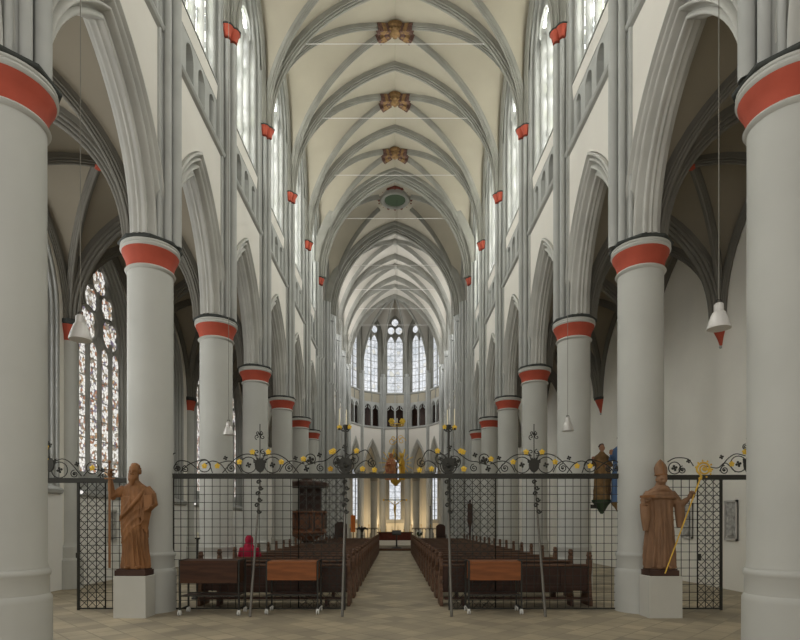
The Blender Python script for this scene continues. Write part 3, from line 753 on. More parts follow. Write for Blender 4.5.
# --- main screen across the nave
scr = thing('iron_screen', 'wrought iron nave screen with scrollwork crest and gilded flowers, between the two statue columns', 'screen', (0, SY, 0)); so = (0, SY, 0)
mb = MB(); mb.box(sx(173), sx(621), SY-.04, SY+.04, ZB0, ZB1); mb.box(sx(173), sx(621), SY-.05, SY+.05, ZB1-.02, ZB1+.005); mb.build('top_rail', 'iron', scr, so, smooth=0)
for a, b, lt in ((173.5, 299, 0), (299, 345, 1), (450, 496, 1), (496, 620, 0)):
    iron_panel(scr, so, sx(a), sx(b), .03, ZB0, lt)
for px in (261, 346.5, 448, 535): brace(scr, so, sx(px))
for px in (173.5, 345, 450, 620): mb = MB(); mb.box(sx(px)-.02, sx(px)+.02, SY-.02, SY+.02, 0, ZB0); mb.build('post', 'iron', scr, so, smooth=0)
def shield(par, px, org, s=1.0):
    x = sx(px); fr = lambda u, z, d: (x+u*s, SY+d, sz(466)+z*s)
    mb = MB(); out = [(-.09, .10), (-.10, .03), (-.09, -.04), (-.05, -.10), (0, -.13), (.05, -.10), (.09, -.04), (.10, .03), (.09, .10), (.06, .12), (.04, .17), (.02, .12), (0, .18), (-.02, .12), (-.04, .17), (-.06, .12)]
    mb.prism(out, fr, -.02, .02)
    for sg in (-1, 1): mb.tube([(x+sg*.07, SY, sz(461)), (x+sg*.12, SY, sz(459)), (x+sg*.11, SY, sz(463))], .014, 5)
    mb.build('shield', 'iron', par, org, smooth=0)
def finial(par, px, org, top, d=1):
    x = sx(px); mb = MB(); mb.tube([(x, SY, sz(474)), (x, SY, sz(top))], .009, 6)
    for sg in (-1, 1):
        for yy, r in ((452, .055), (437, .05), (433, .035)): spiral(mb, x+sg*r*1.1, sz(yy), r, 1.1, pi/2-sg*pi/2+pi/2, sg, .009)
        mb.tube([(x, SY, sz(466)), (x+sg*.06, SY, sz(459)), (x+sg*.10, SY, sz(453))], .011, 5)
    mb.ball((x, SY, sz(434)), .028, 8, 6)
    mb.build('finial', 'iron', par, org)
def crest(par, org, els):
    for e in els:
        k = e[0]; mb = MB()
        if k == 's': spiral(mb, sx(e[1]), sz(e[2]), e[3]*SY/540, 1.7, pi/2, 1)
        elif k == 'a': arc(mb, e[1])
        elif k == 'c': mb.tube([(sx(e[1])+e[3]*SY/540*cos(2*pi*j/20), SY, sz(e[2])+e[3]*SY/540*sin(2*pi*j/20)) for j in range(21)], .010, 5)
        else: continue
        mb.build('scroll', 'iron', par, org)
    for e in els:
        if e[0] == 'f': flower(par, e[1], e[2], org=org)
        elif e[0] == 'l': leaf(par, e[1], e[2], e[3] if len(e) > 3 else .06, org)
half = lambda c, m: [  # mirrored wing of the crest about centre c
    ('a', [(c+m*2, 456), (c+m*14, 454), (c+m*24, 458), (c+m*34, 468), (c+m*38, 473)]),
    ('c', c+m*12, 465, 8), ('l', c+m*12, 465, .055), ('f', c+m*8, 452), ('f', c+m*21, 462),
    ('a', [(c+m*19, 472), (c+m*24, 464), (c+m*32, 461), (c+m*44, 464)]), ('s', c+m*29, 468, 4.5), ('l', c+m*29, 468, .02), ('l', c+m*35, 458, .045),
    ('f', c+m*43, 459 if m*(c-395) < 0 else 466), ('a', [(c+m*33, 473), (c+m*40, 464), (c+m*48, 461), (c+m*55, 464)])]
outer = lambda c, m: [('c', c+m*56, 466, 6), ('f', c+m*56, 466), ('a', [(c+m*48, 473), (c+m*54, 460), (c+m*66, 462), (c+m*74, 466), (c+m*80, 472)]),
    ('s', c+m*75, 469, 3.5), ('s', c+m*83, 468, 4), ('l', c+m*83, 468, .05), ('a', [(c+m*62, 470), (c+m*72, 462), (c+m*82, 461), (c+m*86, 466)]), ('a', [(c+m*88, 474), (c+m*88, 456), (c+m*85, 453)])]
inner = lambda c, m: [('l', c+m*50, 460, .07), ('l', c+m*46, 469, .055), ('l', c+m*59, 455, .05), ('a', [(c+m*44, 466), (c+m*56, 462), (c+m*66, 460), (c+m*80, 449)]), ('c', c+m*50, 459, 5), ('s', c+m*60, 468, 4), ('f', c+m*71, 452), ('f', c+m*70, 469)]
crest(scr, so, half(261, 1)+half(261, -1)+outer(261, -1)+inner(261, 1)+half(534.5, 1)+half(534.5, -1)+outer(534.5, 1)+inner(534.5, -1))
shield(scr, 260.5, so); shield(scr, 534.5, so); finial(scr, 260.5, so, 424); finial(scr, 534.5, so, 424)
cc = []
for c, m in ((346, 1), (449, -1)):
    cc += [('l', c-m*7, 462, .085), ('c', c, 466, 8), ('l', c, 466, .11), ('c', c+m*8, 459, 5), ('l', c+m*8, 459, .045), ('c', c-m*6, 462, 6), ('a', [(c-m*2, 450), (c+m*4, 455), (c+m*13, 449)]), ('a', [(c+m*8, 472), (c+m*14, 464), (c+m*22, 461), (c+m*30, 470)]),
           ('f', c-m*12, 451), ('f', c-m*15, 469), ('f', c+m*11, 451), ('f', c+m*17, 469), ('f', c+m*29, 470), ('l', c-m*1, 447, .05), ('s', c+m*27, 463, 5), ('a', [(c+m*10, 455), (c+m*20, 450), (c+m*26, 458), (c+m*30, 470)])]
crest(scr, so, cc)
for c, m in ((346, 1), (449, -1)):
    x = sx(c); shield(scr, c, so, 1.25)
    mb = MB(); mb.tube([(x, SY, sz(474)), (x, SY, sz(425))], .022, 8); mb.lathe([(.02, sz(430)), (.05, sz(427)), (.05, sz(425)), (.02, sz(425))], (x, SY), 10)
    for sg in (-1, 1): mb.tube([(x, SY, sz(432)), (x+sg*.06, SY, sz(431)), (x+sg*.09, SY, sz(427))], .010, 5); spiral(mb, x+sg*.06, sz(429), .04, 1.1, 0, sg, .009)
    mb.build('candle_post', 'iron', scr, so)
    for dx, t in ((-6*m, 409), (1*m, 410)):
        mb = MB(); mb.lathe([(.013, sz(428)), (.012, sz(t)), (0, sz(t)+.01)], (x+dx*SY/540, SY), 8); mb.build('candle', 'wax', scr, so)
        mb = MB(); mb.lathe([(.03, sz(430)), (.035, sz(428.5)), (.02, sz(428))], (x+dx*SY/540, SY), 8); mb.build('candle_cup', 'iron', scr, so)
    flower(scr, c-6*m, 427.5, .05, org=so); flower(scr, c+4*m, 427, .045, org=so)
# --- side screens in the aisles
for side, px0, px1, nm in ((-1, 45, 131, 'left'), (1, 668, 752, 'right')):
    o = (side*6, SY, 0)
    t = thing('iron_screen', 'black iron aisle screen with scroll crest, left of the bearded statue' if side < 0 else 'black iron aisle screen with scroll crest, right of the bishop statue', 'screen', o, 'aisle screens')
    dz = -.08 if side < 0 else -.02
    mb = MB(); mb.box(min(side*5.02, side*8.1), max(side*5.02, side*8.1), SY-.04, SY+.04, ZB0+dz-.01, ZB1+dz); mb.build('top_rail', 'iron', t, o, smooth=0)
    if side < 0: iron_panel(t, o, sx(79), sx(106), .03, ZB0+dz, 1); iron_panel(t, o, sx(106), -5.02, .03, ZB0+dz, 0)
    else: iron_panel(t, o, sx(698), sx(721.5), .03, ZB0+dz, 1); iron_panel(t, o, 5.02, sx(698), .03, ZB0+dz, 0)
    if side < 0:
        crest(t, o, [('c', 60, 470, 8), ('l', 60, 470, .06), ('a', [(52, 463), (62, 459), (70, 462), (78, 471), (82, 476)]), ('l', 77.5, 464, .05), ('s', 75, 474, 4), ('l', 75, 474, .03), ('c', 93, 468, 6), ('f', 93, 468), ('a', [(84, 476), (90, 470), (100, 470), (108, 473)]), ('l', 103, 470, .05), ('s', 104, 476, 4), ('a', [(98, 477), (106, 470), (118, 470)]), ('l', 113, 474, .04),
                     ('s', 47, 462, 4), ('l', 48, 458, .06), ('l', 50, 445, .05), ('f', 47, 447), ('f', 47, 460), ('a', [(49, 478), (49.5, 460), (49, 441)])])
        shield(t, 50, o, .9)
    else:
        crest(t, o, [('c', 739, 464, 8), ('l', 739, 464, .06), ('a', [(720, 471), (727, 460), (736, 454), (746, 456)]), ('l', 722, 457, .045), ('s', 725, 470, 4.5), ('l', 725, 470, .025), ('f', 710, 470), ('a', [(706, 466), (718, 468), (726, 463), (736, 472)]), ('l', 675, 468, .06), ('c', 675, 468, 6), ('s', 683, 470, 4), ('l', 683, 470, .03), ('a', [(668, 462), (676, 458), (688, 459), (694, 466)]), ('l', 689, 461, .045), ('f', 732, 464),
                     ('l', 749.5, 438, .055), ('l', 749.5, 447, .05), ('f', 745, 452), ('a', [(750, 476), (750, 430)]), ('s', 746, 447, 3)])
        shield(t, 750, o, 1.1)
    mb = MB(); mb.box(sx(79 if side < 0 else 721.5)-.02, sx(79 if side < 0 else 721.5)+.02, SY-.02, SY+.02, 0, ZB0+dz); mb.build('post', 'iron', t, o, smooth=0)
    mb = MB(); mb.box(-.03+sx(79 if side < 0 else 699), .03+sx(79 if side < 0 else 699), SY-.04, SY, .95+.0, 1.08) if side > 0 else mb.box(sx(79)-.03, sx(79)+.03, SY-.04, SY, 1.0, 1.1); mb.build('lock', 'iron', t, o, smooth=0)

# ================================================================== PEWS
def make_pew(W):
    t = thing('pew', '', 'pew')
    mb = MB(); mb.box(-W/2+.05, W/2-.05, .02, .40, .43, .47); mb.box(-W/2+.05, W/2-.05, .36, .40, .30, .43); mb.build('seat', 'oak', t, smooth=0)
    mb = MB()
    mb.box(-W/2+.05, W/2-.05, -.035, -.01, .30, .80)
    n = 6
    for k in range(n+1):
        x = -W/2+.08+(W-.16)*k/n; mb.box(x-.035, x+.035, -.055, -.03, .32, .78)
    mb.box(-W/2+.05, W/2-.05, -.055, -.03, .32, .38); mb.box(-W/2+.05, W/2-.05, -.055, -.03, .70, .78)
    mb.build('backrest', 'oak_dark', t, smooth=0)
    mb = MB(); mb.box(-W/2+.04, W/2-.04, -.10, .03, .80, .84); mb.build('top_rail', 'oak', t, smooth=0)
    mb = MB(); mb.box(-W/2+.05, W/2-.05, -.30, -.14, .16, .19); mb.box(-W/2+.4, -W/2+.46, -.28, -.04, .03, .16); mb.box(W/2-.46, W/2-.4, -.28, -.04, .03, .16); mb.build('kneeler', 'oak_dark', t, smooth=0)
    for sg in (-1, 1):
        x = sg*W/2; fr = lambda u, z, d, x=x: (x+d, u, z)
        out = [(-.14, 0), (.42, 0), (.42, .10), (.36, .16), (.33, .30), (.40, .42), (.43, .50), (.41, .58), (.34, .60), (.28, .56), (.20, .60), (.13, .70), (.08, .82), (.07, .92), (.03, .96), (-.06, .96), (-.10, .92), (-.11, .80), (-.06, .60), (-.08, .40), (-.10, .2), (-.14, .1)]
        mb = MB(); mb.prism(out, fr, -.03, .03); e = mb.build('bench_end', 'oak', t, smooth=0)
        mb = MB(); mb.ball((x, -.02, 1.01), (.05, .075, .07), 9, 6)
        for k in range(6):
            A = 2*pi*k/6; mb.ball((x, -.02+.07*cos(A), 1.01+.06*sin(A)), (.04, .03, .03), 6, 4)
        mb.build('carved_finial', 'oak', e)
        mb = MB(); mb.ball((x, .36, .62), (.045, .06, .06), 8, 5); mb.build('arm_knob', 'oak', e)
    return t
PW = 3.0
pew0 = make_pew(PW); rows_y = [10.95+1.16*k for k in range(18)]
first = True
nth = ['front', 'second', 'third', 'fourth', 'fifth', 'sixth', 'seventh', 'eighth', 'ninth', 'tenth', 'eleventh', 'twelfth', 'thirteenth', 'fourteenth', 'fifteenth', 'sixteenth', 'seventeenth', 'farthest']
for side, sn in ((-1, 'left'), (1, 'right')):
    for k, y in enumerate(rows_y):
        lb = 'dark carved oak pew %s of the nave aisle, %s row counted from the iron screen' % (sn, nth[k])
        if k == 0: lb = 'dark carved oak pew %s of the nave aisle, directly behind the iron screen' % sn
        loc = (side*(.93+PW/2), y, 0)
        if side < 0 and k in (11, 12):
            sp = make_pew(2.05); sp.location = (-(.93+1.025), y, 0); sp['label'] = 'shorter '+lb.replace('dark carved ', ''); sp['category'] = 'pew'; sp['group'] = 'nave pews'; continue
        if first: pew0.location = loc; pew0['label'] = lb; pew0['group'] = 'nave pews'; first = False
        else: copy_tree(pew0, None, loc, lb)

# ================================================================== WHEELED CABINETS in front of the screen
def rack(px0, px1, y, wood, label, top, ztop, zbot):
    s = y/540; x0, x1 = (px0-395.5)*s, (px1-395.5)*s; cx = (x0+x1)/2; W = x1-x0
    t = thing('wheeled_stand', label, 'stand', (cx, y+.22, 0), 'wheeled stands before the screen')
    hw = W/2
    mb = MB()
    for sg in (-1, 1):
        xx = sg*(hw+.02)
        for yy in (-.21, .21): mb.box(xx-.014, xx+.014, yy-.014, yy+.014, .09, ztop+.03)
        mb.box(xx-.012, xx+.012, -.21, .21, ztop+.01, ztop+.035); mb.box(xx-.012, xx+.012, -.21, .21, .10, .125)
    for yy in (-.21, .21): mb.box(-hw, hw, yy-.01, yy+.01, .34, .365)
    mb.build('frame', 'iron', t, smooth=0)
    mb = MB(); mb.grid([[(x, yy, z) for x in (-hw, hw)] for yy, z in ((-.24, zbot), (-.24, ztop), (-.21, ztop+.02), (.18, ztop+.03), (.18, zbot), (-.24, zbot))])
    for sg in (-1, 1): mb.poly([(sg*hw, -.24, zbot), (sg*hw, -.24, ztop), (sg*hw, -.21, ztop+.02), (sg*hw, .18, ztop+.03), (sg*hw, .18, zbot)])
    mb.build('wooden_box', wood, t, smooth=0)
    mb = MB(); mb.box(-hw+.01, hw-.01, -.20, .20, .345, .36); mb.build('lower_shelf', 'oak_dark', t, smooth=0)
    for sg in (-1, 1):
        for yy in (-.21, .21):
            xx = sg*(hw+.02); mb = MB(); A = [(xx+.02*0, yy, 0)]
            for dx in (-.018, .018):
                P = [[(xx+dx+e, yy+.042*cos(2*pi*k/14), .043+.042*sin(2*pi*k/14)) for k in range(14)] for e in (-.008, .008)]
                mb.grid(P, cv=True); mb.poly(P[0][::-1]); mb.poly(P[1])
            mb.box(xx-.022, xx+.022, yy-.02, yy+.02, .07, .10)
            mb.build('castor', 'white', t)
    return t
rack(181, 238, 9.72, 'panel_dark', 'wheeled stand with dark brown box, nearest to the bearded statue', 0, .97, .585)
rack(268, 317, 9.86, 'panel_light', 'wheeled stand with orange-brown box left of the central opening', 0, .945, .625)
rack(470.5, 521, 9.86, 'panel_light', 'wheeled stand with orange-brown box right of the central opening', 0, .945, .625)

# ================================================================== STATUES
def robe(mb, secs, n=72, folds=9, tw=3.0, amp=.07, disp=None, sub=6):
    P = []; Z = []
    for i in range(len(secs)-1):
        for k in range(sub):
            t = k/sub; t = t*t*(3-2*t)*.5+t*.5; Z.append([secs[i][j]*(1-t)+secs[i+1][j]*t for j in range(6)])
    Z.append(list(secs[-1]))
    for z, cx, cy, rx, ry, am in Z:
        row = []
        for k in range(n):
            A = 2*pi*k/n
            w = sin(folds*A+tw*z+.8*sin(2*A+3*z))
            f = 1+am*amp*((1-abs(w))*2-1+.45*sin((folds*2-3)*A-tw*1.7*z)+.4*sin(4*A+5*z))
            if disp: f += disp(A, z)
            row.append((cx+rx*f*cos(A), cy+ry*f*sin(A), z))
        P.append(row)
    mb.grid(P, cv=True); mb.poly(P[0][::-1]); mb.poly(P[-1])
def head(mb, c, s=1.0, tilt=0, beard=False, turn=0):
    n, m = 44, 36; P = []
    for i in range(m+1):
        ph = pi*i/m; row = []
        for k in range(n):
            A = 2*pi*k/n
            x, y, z = sin(ph)*cos(A), sin(ph)*sin(A), cos(ph)   # face looks to -y
            rx, ry, rz = .078, .098, .125
            if z < -.1: rx *= 1+z*.28; ry *= 1+z*.10
            fx, fz = x, z; front = max(0, -y)
            d = 0
            d += .040*math.exp(-(fx/.15)**2-((fz+.12)/.19)**2)*(front > .3)          # nose
            d += .014*math.exp(-(fx/.6)**2-((fz-.22)/.10)**2)*(front > .3)            # brow
            for e in (-.38, .38): d -= .022*math.exp(-((fx-e)/.16)**2-((fz-.06)/.10)**2)*(front > .3)   # eye sockets
            for e in (-.45, .45): d += .006*math.exp(-((fx-e)/.2)**2-((fz+.25)/.2)**2)*(front > .3)
            d += .008*math.exp(-(fx/.25)**2-((fz+.44)/.05)**2)*(front > .3)           # lips
            d -= .005*math.exp(-(fx/.25)**2-((fz+.52)/.04)**2)*(front > .3)
            d += .010*math.exp(-(fx/.25)**2-((fz+.72)/.14)**2)*(front > .3)           # chin
            px, py, pz = x*rx*s, y*ry*s-d*s, z*rz*s
            py, pz = py*cos(tilt)-pz*sin(tilt), py*sin(tilt)+pz*cos(tilt)
            px, py = px*cos(turn)-py*sin(turn), px*sin(turn)+py*cos(turn)
            row.append((c[0]+px, c[1]+py, c[2]+pz))
        P.append(row)
    mb.grid(P, cv=True)
    for sg in (-1, 1): mb.ball((c[0]+sg*.080*s, c[1]+.005, c[2]-.005*s), (.012*s, .022*s, .034*s), 8, 6)
def hand(mb, w, d, curl, s=1.0, thumb=1):
    # w wrist, d direction to knuckles, curl direction the fingers bend to
    w, d, c = Vector(w), Vector(d).normalized(), Vector(curl).normalized(); side = d.cross(c).normalized()
    k = w+d*.055*s
    mb.tube([w, w+d*.03*s, k, k+d*.035*s], [.026*s, .030*s, .036*s, .030*s], 10)
    for i, L in enumerate((.068, .078, .073, .058)):
        b = k+d*.03*s+side*(i-1.5)*.021*s
        mb.tube([b, b+d*L*.4*s+c*.010*s, b+d*L*.55*s+c*L*.5*s, b+d*L*.2*s+c*L*.85*s], [.0125*s, .012*s, .011*s, .009*s], 7)
    b = w+d*.03*s+side*-.030*s*thumb
    mb.tube([b, b+d*.03*s-side*.02*s*thumb+c*.02*s, b+d*.045*s-side*.012*s*thumb+c*.05*s], [.015*s, .013*s, .010*s], 7)
def sculpt(o, vox):
    r = o.modifiers.new('merge', 'REMESH'); r.mode = 'VOXEL'; r.voxel_size = vox; r.use_smooth_shade = True
    s = o.modifiers.new('soft', 'SMOOTH'); s.iterations = 1; s.factor = .4
def base_block(par, w, d, z, m='oak_dark'):
    mb = MB(); mb.box(-w/2, w/2, -d/2, d/2, z, z+.10); mb.box(-w/2+.02, w/2-.02, -d/2+.02, d/2-.02, z+.10, z+.125); mb.build('base', m, par, smooth=0)
# stone pedestals in front of the columns
for side in (-1, 1):
    x0, x1 = (-4.93, -4.367) if side < 0 else (4.45, 5.03)
    P = [[(x0, 9.45, z), (x1, 9.45, z), (x1, 9.83, z), (x0, 9.83, z)] for z in (0, .725)]; e = .012
    Q = [(x0+e, 9.45+e, .735), (x1-e, 9.45+e, .735), (x1-e, 9.83-e, .735), (x0+e, 9.83-e, .735)]
    mb = MB(); mb.grid(P+[Q], cv=True); mb.poly(Q)
    o = mb.build('pedestal', 'plinth', None, ((x0+x1)/2, 9.64, 0), smooth=0)
    tag(o, 'white stone block pedestal under the %s' % ('bearded saint statue' if side < 0 else 'mitred bishop statue'), 'pedestal', 'statue pedestals')
Z0 = .86
# ---- bearded apostle with sword and book
st = thing('saint_statue', 'brown wooden statue of a bearded saint with sword and book, on the left pedestal', 'statue', (-4.655, 9.65, .735)); st.scale = (1.0,)*3
base_block(st, .54, .34, 0)
mb = MB(); B = .125
def drape(A, z):          # mantle wrapped round the body: slanting folds above, its edge falling to a point in front
    zz = z-B; ca, sa = cos(A), sin(A); front = max(0, -sa)
    edge = .44+.30*(ca+1)*.5 if sa < .3 else .55
    f = 0
    if zz > edge-.02 and zz < 1.28:
        ph = 44*(zz-.26*ca-.10*(1-ca*ca))
        f += .075*min(1, (zz-edge+.02)/.03)+.050*(1-abs(sin(ph*.5))*1.6)*(.35+.65*front)*min(1, (1.28-zz)/.15)
    if zz > 1.0: f += .05*math.exp(-((ca-.55-(1.3-zz)*.9)/.16)**2)*front
    return f
robe(mb, [(B+.0, .02, 0, .245, .155, .7), (B+.06, .02, 0, .235, .155, 1.3), (B+.35, .01, 0, .215, .15, 1.3), (B+.55, .01, 0, .215, .15, 1.0), (B+.75, 0, 0, .220, .15, .35), (B+1.0, .01, 0, .225, .15, .3), (B+1.2, .02, 0, .225, .145, .4), (B+1.36, .01, 0, .235, .130, .3), (B+1.46, .01, 0, .205, .11, .2), (B+1.52, .01, 0, .12, .09, 0), (B+1.57, .01, -.01, .07, .065, 0), (B+1.66, .01, -.01, .062, .062, 0)], n=180, folds=9, tw=1.6, amp=.085, disp=drape, sub=14)
mb.tube([(.20, -.06, B+1.40), (.12, -.16, B+1.22), (-.02, -.185, B+1.05), (-.16, -.15, B+.92), (-.23, -.04, B+.85)], [.03, .034, .032, .03, .02], 9)
mb.tube([(.23, -.04, B+1.40), (.20, -.14, B+1.15), (.18, -.165, B+.9)], [.03, .028, .012], 8)
head(mb, (.015, -.035, B+1.72), 1.14, .16, turn=.15)
for k in range(17):       # beard
    A = -1.15+2.3*k/16; L = .17*cos(A*.8)
    mb.tube([(.018+.082*sin(A), -.04-.092*cos(A), B+1.675-.01*cos(A)), (.012+.070*sin(A+.1*(-1)**k), -.06-.10*cos(A), B+1.675-L*.55), (.01+.040*sin(A), -.065-.085*cos(A), B+1.675-L*1.1-.02)], [.015, .020, .008], 6)
mb.tube([(-.045, -.150, B+1.668), (.012, -.175, B+1.685), (.07, -.145, B+1.668)], [.008, .013, .008], 6)
for k in range(80):       # curly hair round the back and sides, clear of the face
    A = random.uniform(-.62, pi+.62); e = random.uniform(-.25, 1.5)
    if sin(A) < -.1 and e < .75: continue
    mb.ball((.015+.096*cos(A)*cos(e), -.025+.112*sin(A)*cos(e), B+1.725+.135*sin(e)), random.uniform(.016, .026), 7, 5)
# raised right arm with the sword
mb.tube([(-.17, 0, B+1.42), (-.27, -.03, B+1.34), (-.345, -.07, B+1.30), (-.36, -.11, B+1.40), (-.35, -.15, B+1.55)], [.085, .085, .075, .058, .042], 12)
mb.tube([(-.345, -.08, B+1.30), (-.34, -.06, B+1.22)], [.07, .03], 8)
mb.tube([(-.35, -.15, B+1.53), (-.345, -.17, B+1.62)], [.034, .028], 10)
hand(mb, (-.345, -.17, B+1.60), (0, -.05, 1), (.9, -.3, .1), 1.15)
# left arm bent at the hip carrying the book
mb.tube([(.20, 0, B+1.42), (.29, .01, B+1.30), (.335, -.01, B+1.14), (.30, -.10, B+1.05), (.26, -.16, B+1.06)], [.09, .095, .085, .06, .042], 12)
hand(mb, (.28, -.15, B+1.05), (.6, -.3, .1), (0, -.3, 1), 1.1)
for k in range(5):        # mantle hanging from the forearm
    mb.tube([(.30-.02*k, -.04-.02*k, B+1.08), (.27-.012*k, -.07-.02*k, B+.85), (.25-.02*k, -.08-.015*k, B+.62+.04*k)], [.035, .030, .014], 7)
for sg in (-1, 1): mb.ball((.04+sg*.09, -.15, B+.025), (.042, .10, .035), 10, 6)
o = mb.build('figure', 'carved', st, smooth=0); sculpt(o, .0068)
mb = MB(); mb.tube([(-.335, -.21, B+1.86), (-.335, -.21, B+1.63)], [.016, .014], 8); mb.ball((-.335, -.21, B+1.88), .028, 10, 8); mb.box(-.42, -.25, -.225, -.195, B+1.575, B+1.60)
mb.grid([[(-.335+.022*w, -.21+d, z) for w, d in ((-1, 0), (0, -.008), (1, 0), (0, .008))] for z in (B+.02, B+1.58)], cv=True); mb.build('sword', 'carved', st, smooth=30)
mb = MB(); mb.box(.26, .40, -.21, -.15, B+1.08, B+1.30); o = mb.build('book', 'carved', st, smooth=0)
# ---- mitred bishop / abbot with crozier and book
st = thing('bishop_statue', 'brown wooden statue of a mitred bishop with golden crozier, on the right pedestal', 'statue', (4.735, 9.65, .735)); st.scale = (1.01,)*3
base_block(st, .51, .34, 0)
mb = MB()
def bfold(A, z):
    zz = z-B; sa = max(0, -sin(A)); f = 0
    if zz < .25: f += .05*sin(7*A+1.3)*(.25-zz)/.25
    if .5 < zz < 1.15: f += .022*sin(30*zz+8*cos(A))*sa
    return f
robe(mb, [(B, 0, 0, .275, .165, .8), (B+.06, 0, 0, .262, .165, 1.4), (B+.4, 0, 0, .245, .155, 1.4), (B+.7, 0, 0, .235, .15, 1.15), (B+1.0, 0, 0, .225, .15, .9), (B+1.18, 0, 0, .235, .145, .5), (B+1.31, 0, 0, .25, .13, .2), (B+1.38, 0, 0, .20, .12, .1), (B+1.44, 0, -.01, .10, .09, 0), (B+1.54, 0, -.02, .06, .06, 0)], n=180, folds=7, tw=.5, amp=.085, disp=bfold, sub=12)
for k in range(5):
    x = -.15+.075*k; mb.tube([(x*.7, -.145+abs(x)*.25, B+1.1), (x*.9+.012*(-1)**k, -.158+abs(x)*.25, B+.6), (x*1.2, -.172+abs(x)*.3, B+.03)], [.007, .014, .026], 7)
for k in range(3):        # cape over the shoulders
    r = .262-.035*k; z = B+1.22+.055*k
    mb.tube([((r+.0)*cos(a), -.0+(r*.60)*sin(a), z+.03*abs(sin(a))) for a in [2*pi*j/24 for j in range(25)]], .030, 8)
for k in range(2):        # cowl collar
    r = .125-.018*k; z = B+1.375+.032*k
    mb.tube([(r*cos(a), -.02+r*.95*sin(a), z+.02*sin(-a)) for a in [2*pi*j/20 for j in range(21)]], .034, 8)
head(mb, (0, -.055, B+1.565), 1.12, .22)
# arms and wide sleeves
mb.tube([(-.18, 0, B+1.32), (-.27, -.02, B+1.18), (-.315, -.08, B+1.10), (-.315, -.17, B+1.15)], [.09, .09, .075, .045], 12)
mb.tube([(-.29, -.05, B+1.14), (-.285, -.06, B+.9), (-.28, -.06, B+.66)], [.085, .080, .045], 12)
hand(mb, (-.315, -.17, B+1.16), (-.2, -.5, .25), (.3, .3, .9), 1.15)
mb.tube([(.18, 0, B+1.32), (.28, -.02, B+1.18), (.345, -.08, B+1.13), (.42, -.14, B+1.22)], [.09, .09, .075, .042], 12)
mb.tube([(.31, -.05, B+1.16), (.325, -.06, B+.95), (.31, -.06, B+.72)], [.085, .085, .045], 12)
hand(mb, (.42, -.14, B+1.22), (.45, -.3, .85), (-.2, -.9, -.1), 1.15, -1)
for sg in (-1, 1): mb.ball((sg*.09, -.16, B+.025), (.045, .08, .035), 10, 6)
o = mb.build('figure', 'carved_pale', st, smooth=0); sculpt(o, .0068)
mb = MB()                 # mitre: two pointed shields
for z, w, d in ((0, .098, .115), (.04, .108, .118), (.12, .115, .10), (.19, .085, .065), (.25, .045, .03), (.285, .006, .006)): pass
P = [[(w*cos(2*pi*k/24), -.035+d*sin(2*pi*k/24)+z*.10, B+1.655+z) for k in range(24)] for z, w, d in ((-.02, .090, .108), (.04, .104, .112), (.11, .112, .092), (.18, .088, .058), (.235, .045, .028), (.27, .006, .006))]
mb.grid(P, cv=True); mb.build('mitre', 'carved_pale', st)
mb = MB()
mb.bar((0, -.150, B+1.65), (0, -.085, B+1.86), .022, .012)
mb.tube([(.094*cos(a), -.035+.112*sin(a), B+1.645) for a in [2*pi*j/24 for j in range(25)]], .012, 6); mb.build('mitre_band', 'carved', st)
mb = MB(); mb.box(-.42, -.23, -.30, -.14, B+1.235, B+1.275); mb.build('book', 'carved', st, smooth=0)
mb = MB(); c0_, c1_ = Vector((-.02, -.22, .05)), Vector((.60, -.20, B+1.57))
mb.tube([c0_, c1_], [.011, .014], 8); mb.ball(c1_, (.03, .03, .03), 10, 6)
d = (c1_-c0_).normalized(); cc_ = c1_+Vector((.065, 0, .165)); pts = [c1_, c1_+d*.05]
for k in range(46):
    f = k/45; A = pi+.35-f*2*pi*1.75; r = .125*(1-.72*f); pts.append(cc_+Vector((r*cos(A), 0, r*sin(A))))
mb.tube(pts, [.017]*2+[.019-.008*k/45 for k in range(46)], 8)
for k in range(9):
    A = pi-.2-k*.6; p = cc_+Vector((.145*cos(A), 0, .145*sin(A))); mb.ball(p, (.018, .012, .018), 6, 4)
mb.ball(cc_, (.035, .02, .035), 8, 6); mb.build('crozier', 'gold', st)
